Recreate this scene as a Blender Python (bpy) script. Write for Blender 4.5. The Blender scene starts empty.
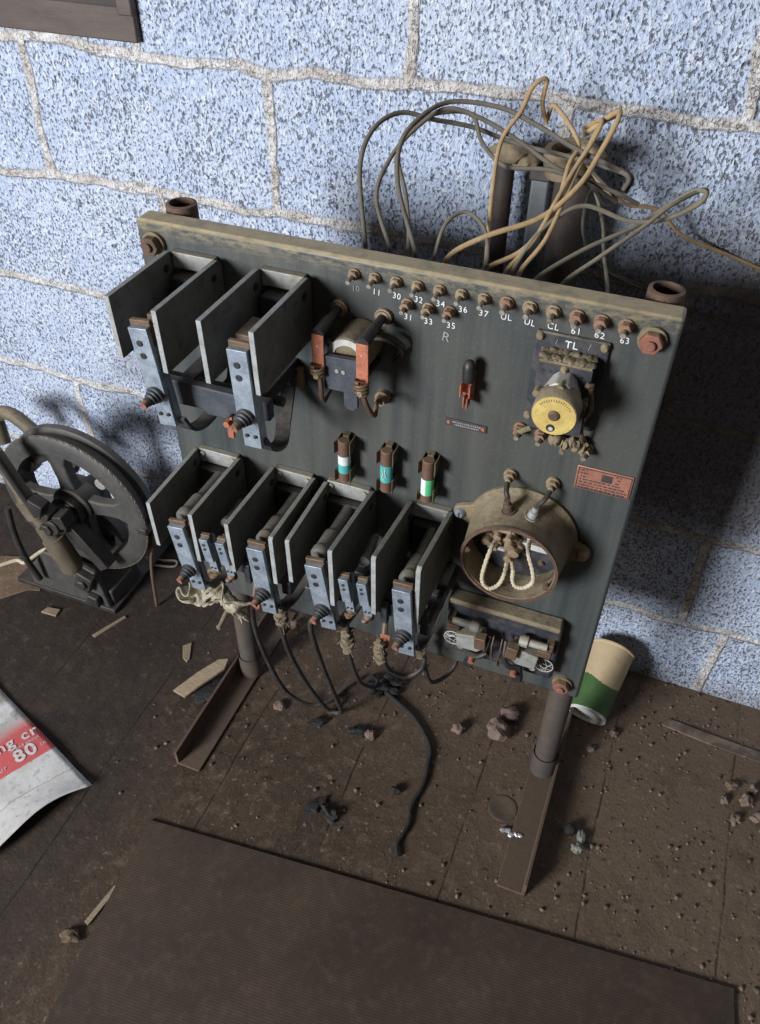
import bpy, bmesh, math, random
from mathutils import Vector, Matrix, Quaternion, noise
PI = math.pi
random.seed(7)
scene = bpy.context.scene
COL = scene.collection
V = Vector

# ------------------------------------------------------------------ materials
def new_mat(name):
    m = bpy.data.materials.new(name); m.use_nodes = True
    nt = m.node_tree; nt.nodes.clear()
    out = nt.nodes.new('ShaderNodeOutputMaterial')
    b = nt.nodes.new('ShaderNodeBsdfPrincipled')
    nt.links.new(b.outputs[0], out.inputs[0])
    return m, nt, b

class NT:
    """thin wrapper for wiring nodes"""
    def __init__(s, nt): s.nt = nt
    def n(s, t, **k):
        x = s.nt.nodes.new(t)
        for a, b in k.items(): setattr(x, a, b)
        return x
    def l(s, a, b): s.nt.links.new(a, b)
    def coord(s, scale=(1, 1, 1), loc=(0, 0, 0)):
        tc = s.n('ShaderNodeTexCoord'); mp = s.n('ShaderNodeMapping')
        mp.inputs['Scale'].default_value = scale; mp.inputs['Location'].default_value = loc
        s.l(tc.outputs['Object'], mp.inputs[0]); return mp.outputs[0]
    def noise(s, vec, scale, detail=4, rough=.6, dist=0):
        x = s.n('ShaderNodeTexNoise'); x.inputs['Scale'].default_value = scale
        x.inputs['Detail'].default_value = detail; x.inputs['Roughness'].default_value = rough
        x.inputs['Distortion'].default_value = dist
        s.l(vec, x.inputs['Vector']); return x.outputs['Fac']
    def ramp(s, fac, a, b, c0=(0, 0, 0, 1), c1=(1, 1, 1, 1)):
        x = s.n('ShaderNodeMapRange'); x.inputs[1].default_value = a; x.inputs[2].default_value = b
        s.l(fac, x.inputs[0]); return x.outputs[0]
    def math(s, op, a, b=None):
        x = s.n('ShaderNodeMath', operation=op)
        for i, q in enumerate((a, b)):
            if q is None: continue
            if isinstance(q, (int, float)): x.inputs[i].default_value = q
            else: s.l(q, x.inputs[i])
        return x.outputs[0]
    def mix(s, fac, a, b, mode='MIX'):
        x = s.n('ShaderNodeMix', data_type='RGBA', blend_type=mode)
        if isinstance(fac, (int, float)): x.inputs[0].default_value = fac
        else: s.l(fac, x.inputs[0])
        for i, q in ((6, a), (7, b)):
            if isinstance(q, tuple): x.inputs[i].default_value = (*q[:3], 1)
            else: s.l(q, x.inputs[i])
        return x.outputs[2]
    def bump(s, h, strength, dist=.002):
        x = s.n('ShaderNodeBump'); x.inputs['Strength'].default_value = strength
        x.inputs['Distance'].default_value = dist; s.l(h, x.inputs['Height']); return x.outputs[0]

DUST = (.37, .285, .165)
def mat(name, c1, c2=None, scale=40, rough=.6, metal=0, bump=.3, dust=0, dustcol=DUST, stretch=(1, 1, 1),
        speck=None, speckamt=.5, spec=.5, lo=.35, hi=.65, bdist=.0015):
    m, nt, b = new_mat(name); w = NT(nt)
    c2 = c2 or tuple(x * .7 for x in c1)
    v = w.coord(stretch); n1 = w.noise(v, scale, 5, .65)
    col = w.mix(w.ramp(n1, lo, hi), c1, c2)
    n2 = w.noise(w.coord(), scale * 5, 3, .7)
    if speck:
        col = w.mix(w.math('MULTIPLY', w.ramp(n2, .56, .68), speckamt), col, speck)
    r = None
    if dust:
        g = w.n('ShaderNodeNewGeometry'); sx = w.n('ShaderNodeSeparateXYZ'); w.l(g.outputs['Normal'], sx.inputs[0])
        up = w.ramp(sx.outputs[2], .15, .85)
        nz = w.ramp(w.noise(w.coord(), 70, 4, .7), .25, .6)
        f = w.math('MULTIPLY', w.math('MULTIPLY', up, nz), dust)
        # a thin film everywhere
        film = w.math('MULTIPLY', w.ramp(w.noise(w.coord(), 45, 5, .7), .45, .8), dust * .35)
        f = w.math('MAXIMUM', f, film)
        col = w.mix(f, col, dustcol)
        mr = w.n('ShaderNodeMapRange'); mr.inputs[3].default_value = rough; mr.inputs[4].default_value = .95
        w.l(f, mr.inputs[0]); w.l(mr.outputs[0], b.inputs['Roughness'])
        if metal:
            w.l(w.math('MULTIPLY', w.math('SUBTRACT', 1.0, f), metal), b.inputs['Metallic'])
    else:
        b.inputs['Roughness'].default_value = rough; b.inputs['Metallic'].default_value = metal
    w.l(col, b.inputs['Base Color'])
    b.inputs['Specular IOR Level'].default_value = spec
    if bump:
        h = w.math('ADD', n1, w.math('MULTIPLY', n2, .6))
        w.l(w.bump(h, bump, bdist), b.inputs['Normal'])
    return m

M = {}
def mk_panel():
    m, nt, b = new_mat('painted_slate'); w = NT(nt)
    v = w.coord((55, 55, 2.2)); n1 = w.noise(v, 1.0, 4, .6)
    n2 = w.noise(w.coord((1, 1, .7)), 5, 4, .6)
    n3 = w.noise(w.coord(), 260, 3, .7)
    col = w.mix(w.ramp(n1, .3, .72), (.030, .038, .043), (.076, .083, .080))
    col = w.mix(w.math('MULTIPLY', w.ramp(n2, .42, .72), .55), col, (.098, .090, .070))
    col = w.mix(w.math('MULTIPLY', w.ramp(n3, .55, .72), .35), col, (.13, .125, .11))
    g = w.n('ShaderNodeNewGeometry'); sx = w.n('ShaderNodeSeparateXYZ'); w.l(g.outputs['Normal'], sx.inputs[0])
    up = w.ramp(sx.outputs[2], .2, .8)
    dn = w.ramp(w.noise(w.coord((1, 1, 1)), 40, 5, .7), .1, .55)
    f = w.math('MULTIPLY', up, dn)
    # dust clinging just under the top edge
    tc = w.n('ShaderNodeTexCoord'); s2 = w.n('ShaderNodeSeparateXYZ'); w.l(tc.outputs['Object'], s2.inputs[0])
    edge = w.math('MULTIPLY', w.ramp(s2.outputs[2], .878, .9), w.ramp(w.noise(w.coord((1, 1, 3)), 55, 4, .75), .42, .62))
    f2 = w.math('MAXIMUM', f, w.math('MULTIPLY', edge, .55))
    col = w.mix(f2, col, (.46, .365, .215))
    w.l(col, b.inputs['Base Color'])
    w.l(w.math('ADD', w.math('MULTIPLY', n2, .25), .36), b.inputs['Roughness'])
    w.l(w.bump(w.math('ADD', n1, w.math('MULTIPLY', n3, .6)), .22, .0008), b.inputs['Normal'])
    b.inputs['Specular IOR Level'].default_value = .45
    return m

def mk_wall():
    m, nt, b = new_mat('painted_block_wall'); w = NT(nt)
    tc = w.n('ShaderNodeTexCoord')
    # x, z of the wall with an uneven joint line
    nz = w.n('ShaderNodeTexNoise'); nz.inputs['Scale'].default_value = 7; nz.inputs['Detail'].default_value = 4
    w.l(tc.outputs['Object'], nz.inputs['Vector'])
    sub = w.n('ShaderNodeVectorMath', operation='SUBTRACT'); w.l(nz.outputs['Color'], sub.inputs[0]); sub.inputs[1].default_value = (.5, .5, .5)
    scl = w.n('ShaderNodeVectorMath', operation='SCALE'); w.l(sub.outputs[0], scl.inputs[0]); scl.inputs['Scale'].default_value = .04
    add = w.n('ShaderNodeVectorMath', operation='ADD'); w.l(tc.outputs['Object'], add.inputs[0]); w.l(scl.outputs[0], add.inputs[1])
    sp = w.n('ShaderNodeSeparateXYZ'); w.l(add.outputs[0], sp.inputs[0])
    cb = w.n('ShaderNodeCombineXYZ')
    # the courses are not laid to one bond: two of them are shifted along the wall
    sh = w.math('SUBTRACT', w.math('MULTIPLY', w.math('LESS_THAN', sp.outputs[2], .577), .13), w.math('MULTIPLY', w.math('LESS_THAN', sp.outputs[2], .3715), .41))
    sh = w.math('ADD', sh, w.math('MULTIPLY', w.math('LESS_THAN', sp.outputs[2], .166), .28))
    w.l(w.math('SUBTRACT', w.math('ADD', sp.outputs[0], 10.03), sh), cb.inputs[0]); w.l(w.math('ADD', sp.outputs[2], 4.15), cb.inputs[1])
    br = w.n('ShaderNodeTexBrick'); w.l(cb.outputs[0], br.inputs['Vector'])
    br.offset = .5; br.inputs['Scale'].default_value = 1
    br.inputs['Brick Width'].default_value = .41; br.inputs['Row Height'].default_value = .2055
    br.inputs['Mortar Size'].default_value = .0125; br.inputs['Mortar Smooth'].default_value = .8; br.inputs['Bias'].default_value = 0
    br.inputs['Color1'].default_value = (0, 0, 0, 1); br.inputs['Color2'].default_value = (1, 1, 1, 1)
    br.inputs['Mortar'].default_value = (.5, .5, .5, 1)
    mort = br.outputs['Fac']
    mort = w.ramp(w.math('ADD', mort, w.math('MULTIPLY', w.math('SUBTRACT', w.noise(w.coord(), 24, 6, .8), .5), 1.5)), .3, .75)
    # paint
    big = w.noise(w.coord(), 6, 4, .6)
    col = w.mix(w.ramp(big, .35, .7), (.47, .555, .735), (.59, .655, .80))
    fine = w.noise(w.coord((1, 1, .7)), 210, 3, .6)
    med = w.noise(w.coord((1, 1, .7)), 120, 3, .6, .6)
    dens = w.noise(w.coord(), 8, 3, .6)
    col = w.mix(w.math('MULTIPLY', w.ramp(med, .50, .66), .7), col, (.75, .795, .89))
    col = w.mix(w.math('MULTIPLY', w.ramp(fine, .50, .36), .50), col, (.24, .29, .41))
    # pores of the cinder block left dark by the roller
    po = w.noise(w.coord((1, 1, .7)), 260, 2, .5, .2)
    den = w.math('MULTIPLY', w.math('SUBTRACT', dens, .5), .16)
    pore = w.ramp(w.math('ADD', po, den), .565, .65)
    col = w.mix(w.math('MULTIPLY', pore, .75), col, (.085, .09, .115))
    po2 = w.noise(w.coord((1, 1, .8)), 135, 2, .5, .4)
    pore2 = w.ramp(w.math('ADD', po2, den), .64, .69)
    col = w.mix(w.math('MULTIPLY', pore2, .72), col, (.10, .09, .09))
    # mortar
    mc = w.mix(w.ramp(w.noise(w.coord((1, 1, 1.6)), 26, 5, .75), .38, .62), (.80, .775, .76), (.50, .445, .40))
    mc = w.mix(w.math('MULTIPLY', w.ramp(med, .56, .66), .4), mc, (.20, .17, .15))
    col = w.mix(w.math('MULTIPLY', mort, .9), col, mc)
    # crack inside the joints
    ck = w.ramp(w.math('ABSOLUTE', w.math('SUBTRACT', w.noise(w.coord((1, 1, 2.5)), 11, 5, .6), .5)), .0, .018)
    ckf = w.math('MULTIPLY', w.math('SUBTRACT', 1.0, ck), w.math('MULTIPLY', mort, .7))
    col = w.mix(ckf, col, (.10, .085, .075))
    # grime: stain behind the board with its shadow painted in, splash near the floor
    so = w.n('ShaderNodeSeparateXYZ'); w.l(tc.outputs['Object'], so.inputs[0])
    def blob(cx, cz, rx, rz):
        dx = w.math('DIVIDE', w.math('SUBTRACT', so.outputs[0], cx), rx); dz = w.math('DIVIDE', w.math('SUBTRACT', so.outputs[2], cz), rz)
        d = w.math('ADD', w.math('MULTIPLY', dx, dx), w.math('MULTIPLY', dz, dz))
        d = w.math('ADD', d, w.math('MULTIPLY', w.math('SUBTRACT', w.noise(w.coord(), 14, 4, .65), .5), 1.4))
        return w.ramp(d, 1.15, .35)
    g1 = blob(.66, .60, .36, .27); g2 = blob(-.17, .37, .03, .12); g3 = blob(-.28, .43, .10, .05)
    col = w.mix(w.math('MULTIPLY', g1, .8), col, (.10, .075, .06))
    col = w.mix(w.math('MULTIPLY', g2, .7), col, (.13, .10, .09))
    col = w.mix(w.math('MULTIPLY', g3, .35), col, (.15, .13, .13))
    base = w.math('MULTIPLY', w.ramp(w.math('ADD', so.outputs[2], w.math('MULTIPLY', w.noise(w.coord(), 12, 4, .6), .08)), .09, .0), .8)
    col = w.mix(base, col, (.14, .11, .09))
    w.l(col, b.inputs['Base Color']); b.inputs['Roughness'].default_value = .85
    b.inputs['Specular IOR Level'].default_value = .25
    h = w.math('ADD', w.math('MULTIPLY', w.math('SUBTRACT', 1.0, pore), .7), w.math('MULTIPLY', w.math('SUBTRACT', 1.0, pore2), .8))
    h = w.math('ADD', h, w.math('MULTIPLY', mort, .5)); h = w.math('ADD', h, w.math('MULTIPLY', fine, 1.3)); h = w.math('ADD', h, w.math('MULTIPLY', med, 1.3))
    h = w.math('ADD', h, w.math('MULTIPLY', w.math('MULTIPLY', w.noise(w.coord((1, 1, 1)), 40, 4, .7), mort), 1.6))
    w.l(w.bump(h, .8, .005), b.inputs['Normal'])
    return m

def mk_floor():
    m, nt, b = new_mat('dirty_plank_floor'); w = NT(nt)
    tc = w.n('ShaderNodeTexCoord'); so = w.n('ShaderNodeSeparateXYZ'); w.l(tc.outputs['Object'], so.inputs[0])
    n1 = w.noise(w.coord(), 5, 6, .65); n2 = w.noise(w.coord(), 38, 6, .72, .4); n3 = w.noise(w.coord(), 190, 3, .7)
    n4 = w.noise(w.coord(), 13, 5, .7, .8)
    gr = w.noise(w.coord((80, 3, 1)), 1, 4, .6)
    col = w.mix(w.ramp(n1, .35, .65), (.092, .061, .039), (.044, .030, .021))
    col = w.mix(w.math('MULTIPLY', w.ramp(gr, .42, .7), .4), col, (.045, .031, .023))
    col = w.mix(w.math('MULTIPLY', w.ramp(n2, .5, .70), .5), col, (.20, .142, .098))
    # paler dry dirt towards the wall on the right
    dr = w.ramp(w.math('ADD', w.math('ADD', so.outputs[0], w.math('MULTIPLY', so.outputs[1], .9)), w.math('MULTIPLY', w.math('SUBTRACT', n1, .5), .9)), .15, .75)
    col = w.mix(w.math('MULTIPLY', dr, .62), col, (.19, .134, .092))
    col = w.mix(w.math('MULTIPLY', w.ramp(n4, .54, .70), .6), col, (.060, .042, .032))
    col = w.mix(w.math('MULTIPLY', w.ramp(n3, .58, .70), .40), col, (.28, .21, .16))
    fk = w.noise(w.coord(), 75, 2, .5); col = w.mix(w.math('MULTIPLY', w.ramp(fk, .66, .70), .6), col, (.25, .19, .145)); col = w.mix(w.math('MULTIPLY', w.ramp(fk, .34, .30), .6), col, (.022, .016, .013))
    col = w.mix(w.math('MULTIPLY', w.ramp(n3, .42, .34), .35), col, (.04, .03, .024))
    # darker area at the left
    left_dark = w.ramp(w.math('ADD', so.outputs[0], w.math('MULTIPLY', w.math('SUBTRACT', n1, .5), .5)), .05, -.12)
    col = w.mix(w.math('MULTIPLY', left_dark, .7), col, w.mix(w.ramp(n4, .4, .65), (.036, .027, .023), (.020, .017, .017)))
    # plank seams running towards the wall, filled with dirt for most of their length
    xs = w.math('ADD', so.outputs[0], w.math('MULTIPLY', w.math('SUBTRACT', w.noise(w.coord((1, 1, 1)), 5, 3, .5), .5), .02))
    fr = w.math('ABSOLUTE', w.math('SUBTRACT', w.math('FRACT', w.math('DIVIDE', w.math('SUBTRACT', xs, .298), .203)), .5))
    seam = w.ramp(fr, .486, .499)
    seam = w.math('MULTIPLY', seam, w.ramp(n4, .62, .45))
    col = w.mix(w.math('MULTIPLY', seam, .75), col, (.020, .015, .012))
    w.l(col, b.inputs['Base Color']); b.inputs['Roughness'].default_value = .85
    b.inputs['Specular IOR Level'].default_value = .25
    h = w.math('ADD', w.math('MULTIPLY', n2, 1.6), w.math('MULTIPLY', n3, .5)); h = w.math('SUBTRACT', h, w.math('MULTIPLY', seam, .9)); h = w.math('ADD', h, w.math('MULTIPLY', n4, 1.0))
    w.l(w.bump(h, .32, .006), b.inputs['Normal'])
    return m

def mk_mat_rubber():
    m, nt, b = new_mat('ribbed_rubber'); w = NT(nt)
    wv = w.n('ShaderNodeTexWave'); wv.bands_direction = 'Y'; wv.inputs['Scale'].default_value = 80; wv.inputs['Distortion'].default_value = .3
    w.l(w.coord(), wv.inputs['Vector'])
    n1 = w.noise(w.coord(), 5, 5, .65); n2 = w.noise(w.coord(), 60, 5, .7)
    col = w.mix(w.ramp(n1, .35, .68), (.040, .027, .019), (.068, .046, .032))
    col = w.mix(w.math('MULTIPLY', w.ramp(n2, .5, .72), .4), col, (.12, .085, .06))
    col = w.mix(w.math('MULTIPLY', w.ramp(w.noise(w.coord(), 14, 5, .7), .55, .7), .5), col, (.05, .037, .03))
    w.l(col, b.inputs['Base Color']); b.inputs['Roughness'].default_value = .72; b.inputs['Specular IOR Level'].default_value = .3
    amt = w.ramp(n1, .3, .6)
    w.l(w.bump(w.math('ADD', w.math('MULTIPLY', wv.outputs['Fac'], w.math('MULTIPLY', amt, .35)), w.math('MULTIPLY', n2, 1.2)), .22, .002), b.inputs['Normal'])
    return m

def mk_flyer():
    m, nt, b = new_mat('printed_sheet'); w = NT(nt)
    tc = w.n('ShaderNodeTexCoord'); so = w.n('ShaderNodeSeparateXYZ'); w.l(tc.outputs['Object'], so.inputs[0])
    n1 = w.noise(w.coord(), 18, 5, .7); n2 = w.noise(w.coord(), 90, 4, .7)
    col = w.mix(w.ramp(n1, .4, .7), (.64, .63, .62), (.50, .47, .44))
    y = w.math('ADD', so.outputs[1], w.math('MULTIPLY', w.math('SUBTRACT', n2, .5), .004))
    red = w.ramp(y, .1115, .1135)
    top = w.ramp(w.math('ADD', so.outputs[1], w.math('MULTIPLY', w.math('SUBTRACT', n1, .5), .05)), .215, .185)
    col = w.mix(w.math('MULTIPLY', red, w.math('MULTIPLY', top, .93)), col, (.60, .075, .075))
    # muddy worn area above the band
    mud = w.math('MULTIPLY', w.ramp(so.outputs[1], .18, .23), w.ramp(n1, .4, .6))
    col = w.mix(w.math('MULTIPLY', mud, .75), col, (.20, .155, .12))
    col = w.mix(w.math('MULTIPLY', w.ramp(n2, .55, .68), .5), col, (.20, .16, .13))
    # fold line
    fl = w.math('ABSOLUTE', w.math('SUBTRACT', w.math('SUBTRACT', so.outputs[1], .058), w.math('MULTIPLY', w.math('SUBTRACT', w.noise(w.coord(), 9, 4, .6), .5), .03)))
    col = w.mix(w.math('MULTIPLY', w.ramp(fl, .0014, .0005), .6), col, (.2, .17, .15))
    w.l(col, b.inputs['Base Color']); b.inputs['Roughness'].default_value = .55
    w.l(w.bump(n1, .3, .004), b.inputs['Normal'])
    return m

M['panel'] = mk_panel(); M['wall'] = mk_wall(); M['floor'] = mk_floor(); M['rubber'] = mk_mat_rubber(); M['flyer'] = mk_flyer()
M['plate'] = mat('asbestos_board', (.085, .083, .072), (.155, .155, .138), 16, .6, 0, .35, .5, (.30, .27, .20), speck=(.045, .038, .03), speckamt=.6)
M['plateedge'] = mat('worn_board_edge', (.36, .375, .38), (.24, .245, .24), 70, .6, 0, .35, .35, (.36, .32, .24), speck=(.12, .11, .10), speckamt=.5)
M['galv'] = mat('galvanised_steel', (.25, .30, .37), (.42, .49, .57), 75, .42, .55, .25, .25, (.33, .28, .21), speck=(.16, .14, .12), speckamt=.5)
M['galvdust'] = mat('dusty_steel', (.40, .42, .42), (.26, .25, .22), 50, .5, .3, .3, .6, speck=(.15, .1, .07), speckamt=.5)
M['rollersteel'] = mat('worn_roller_steel', (.105, .11, .12), (.17, .175, .18), 60, .45, .35, .3, .4, speck=(.06, .05, .045), speckamt=.5)
M['black'] = mat('black_enamel', (.014, .015, .018), (.03, .03, .032), 50, .45, 0, .2, .35, (.14, .115, .085))
M['darksteel'] = mat('dark_steel', (.035, .04, .05), (.065, .07, .08), 40, .5, .4, .3, .45, (.22, .18, .13))
M['fibre'] = mat('dark_fibre_board', (.032, .040, .055), (.055, .062, .078), 90, .6, 0, .4, .3, (.2, .17, .13))
M['copper'] = mat('tarnished_copper', (.55, .19, .11), (.36, .13, .085), 55, .5, .3, .25, .25, (.3, .2, .13), speck=(.12, .06, .045), speckamt=.6)
M['bronze'] = mat('brown_copper', (.15, .088, .057), (.095, .062, .043), 60, .55, .3, .3, .4)
M['rust'] = mat('rusty_iron', (.13, .075, .05), (.07, .045, .035), 60, .8, .1, .6, .5, (.25, .17, .11), speck=(.30, .12, .07), speckamt=.5)
M['rail'] = mat('earth_covered_rusty_angle', (.16, .085, .06), (.075, .048, .038), 60, .8, .1, .6, 1.6, (.10, .07, .048), speck=(.25, .11, .07), speckamt=.4)
M['redbolt'] = mat('red_rusted_bolt', (.29, .105, .075), (.16, .072, .052), 60, .75, .1, .5, .5)
M['pipe'] = mat('stand_pipe', (.075, .07, .068), (.12, .085, .065), 18, .65, .2, .4, .6, (.22, .16, .11), stretch=(1, 1, .4))
M['dusty'] = mat('dust_caked_iron', (.235, .185, .110), (.14, .108, .066), 60, .9, 0, .7, .9, (.34, .28, .19), speck=(.10, .08, .055), speckamt=.5)
M['stud'] = mat('dusty_terminal_nut', (.34, .26, .17), (.20, .12, .075), 90, .65, .15, .5, .8, (.38, .31, .20))
M['studrust'] = mat('rusty_terminal_nut', (.33, .19, .12), (.20, .10, .065), 90, .65, .15, .5, .6, (.36, .27, .18))
M['post'] = mat('terminal_post', (.40, .38, .33), (.16, .12, .085), 120, .5, .3, .4, .3)
M['white'] = mat('white_lettering', (.80, .80, .80), (.62, .62, .62), 200, .8, 0, 0)
M['chalk'] = mat('faint_chalk', (.34, .32, .33), (.22, .22, .23), 200, .9, 0, 0)
M['yellow'] = mat('yellowed_disc', (.62, .48, .16), (.48, .34, .10), 45, .55, 0, .15, .2, speck=(.30, .19, .07), speckamt=.6)
M['tlplate'] = mat('blue_black_plate', (.022, .024, .036), (.04, .042, .055), 70, .5, 0, .2, .75, (.33, .27, .17))
M['whitemetal'] = mat('white_metal', (.66, .67, .66), (.46, .44, .40), 60, .45, .2, .2, .5)
M['cotton'] = mat('cotton_braid', (.62, .54, .40), (.48, .39, .27), 200, .9, 0, .6)
M['tape'] = mat('frayed_cotton_tape', (.27, .22, .15), (.15, .12, .085), 180, .95, 0, 1.0, .5, bdist=.003)
M['wiredark'] = mat('grey_rubber_wire', (.085, .078, .070), (.125, .11, .092), 45, .75, 0, .3, .55, (.30, .24, .16))
M['wiregrey'] = mat('dusty_grey_wire', (.19, .165, .125), (.13, .115, .092), 45, .85, 0, .3, .6, (.36, .30, .20))
M['wiretan'] = mat('tan_cloth_wire', (.46, .31, .155), (.33, .215, .11), 60, .85, 0, .4, .4, (.52, .40, .25))
M['cable'] = mat('black_cable', (.022, .021, .022), (.045, .04, .037), 45, .55, 0, .3, .4, (.16, .12, .085))
M['fusebody'] = mat('brown_fibre_tube', (.16, .08, .055), (.11, .058, .042), 70, .6, 0, .2, .4)
M['clip'] = mat('dusty_fuse_clip', (.12, .095, .06), (.075, .06, .042), 80, .6, .2, .4, .6)
M['teal'] = mat('teal_label', (.06, .36, .33), (.10, .42, .40), 120, .5, 0, 0)
M['green'] = mat('green_label', (.09, .48, .20), (.12, .55, .27), 120, .5, 0, 0)
M['labelwhite'] = mat('white_label', (.74, .78, .76), (.6, .66, .64), 120, .5, 0, 0)
M['nameplate'] = mat('copper_nameplate', (.40, .175, .12), (.29, .13, .095), 70, .5, .2, .15, .25)
M['engrave'] = mat('dark_engraving', (.035, .03, .035), (.07, .05, .05), 200, .6, 0, 0)
M['greypaint'] = mat('machine_grey_paint', (.072, .070, .067), (.045, .044, .043), 25, .55, .1, .4, .4, (.2, .165, .12), speck=(.03, .028, .026), speckamt=.6)
M['machblack'] = mat('oily_black_iron', (.02, .019, .019), (.045, .04, .037), 30, .5, .2, .5, .35, (.13, .10, .075))
M['rope'] = mat('steel_rope', (.22, .17, .13), (.11, .085, .065), 150, .5, .4, .5)
M['olive'] = mat('olive_lever', (.15, .12, .085), (.09, .075, .055), 40, .6, .1, .3, .5)
M['cupcream'] = mat('cream_cup_paper', (.60, .46, .285), (.50, .37, .22), 14, .6, 0, .1, 0, speck=(.36, .24, .14), speckamt=.3)
M['cupgreen'] = mat('green_cup_print', (.050, .118, .036), (.075, .15, .045), 30, .6, 0, .1, 0, speck=(.03, .07, .025), speckamt=.5)
M['cupwhite'] = mat('white_cup_base', (.72, .72, .70), (.6, .58, .54), 30, .5, 0, .1)
M['rag'] = mat('dirty_rag', (.42, .38, .29), (.26, .22, .15), 40, .95, 0, .8, 0, speck=(.13, .09, .06), speckamt=.6, bdist=.004)
M['stone'] = mat('pinkish_stone', (.23, .155, .125), (.15, .105, .085), 60, .95, 0, .9, 0, speck=(.34, .25, .21), speckamt=.5, bdist=.004)
M['char'] = mat('black_tar_lump', (.012, .011, .011), (.03, .026, .023), 70, .7, 0, .9, 0, bdist=.004)
M['scrap'] = mat('pale_wood_scrap', (.33, .25, .165), (.22, .165, .11), 60, .85, 0, .5, 0, stretch=(1, 5, 1))
M['greyscrap'] = mat('grey_scrap', (.24, .235, .20), (.16, .15, .13), 60, .85, 0, .5)
M['cardboard'] = mat('trodden_cardboard', (.20, .125, .075), (.12, .08, .05), 30, .9, 0, .6, 0, speck=(.35, .28, .2), speckamt=.5)
M['foil'] = mat('foil', (.7, .7, .72), (.5, .5, .5), 100, .3, .6, .5)
M['leaf'] = mat('dead_leaf', (.13, .085, .05), (.075, .05, .03), 80, .9, 0, .8)
M['grit'] = mat('grit', (.20, .145, .11), (.11, .08, .062), 20, .95, 0, .5, lo=.45, hi=.55)
M['discdirt'] = mat('dirt_coated_disc', (.11, .078, .053), (.075, .053, .038), 40, .9, 0, .5)
M['frame'] = mat('dark_stained_window_wood', (.095, .066, .055), (.06, .045, .038), 12, .6, 0, .4, .3, (.16, .13, .11), stretch=(1, 1, 6))
M['glass'] = mat('dusty_pane', (.62, .63, .64), (.5, .5, .5), 30, .25, 0, 0)
M['plug'] = mat('dusty_wood_plug', (.27, .21, .13), (.17, .13, .085), 40, .95, 0, .8, .6, speck=(.09, .07, .05), speckamt=.5)
M['conduit'] = mat('grey_conduit', (.20, .215, .24), (.13, .14, .15), 30, .55, .3, .3, .35)
M['ironpipe'] = mat('black_iron_pipe', (.05, .042, .042), (.085, .065, .055), 25, .6, .2, .5, .5, (.2, .15, .11), speck=(.15, .09, .06), speckamt=.5)

# ------------------------------------------------------------------ geometry helper
def frame_of(d):
    d = V(d).normalized()
    a = V((0, 0, 1)) if abs(d.z) < .9 else V((1, 0, 0))
    u = d.cross(a).normalized(); v = d.cross(u).normalized()
    return u, v, d

def smooth_path(pts, sub=6):
    P = [V(p) for p in pts]
    if len(P) < 3 or sub <= 1: return P
    out = []
    for i in range(len(P) - 1):
        p0 = P[i - 1] if i else P[0] * 2 - P[1]
        p1, p2 = P[i], P[i + 1]
        p3 = P[i + 2] if i + 2 < len(P) else P[-1] * 2 - P[-2]
        for k in range(sub):
            t = k / sub
            out.append(.5 * ((2 * p1) + (p2 - p0) * t + (2 * p0 - 5 * p1 + 4 * p2 - p3) * t * t + (3 * p1 - p0 - 3 * p2 + p3) * t ** 3))
    out.append(P[-1]); return out

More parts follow.
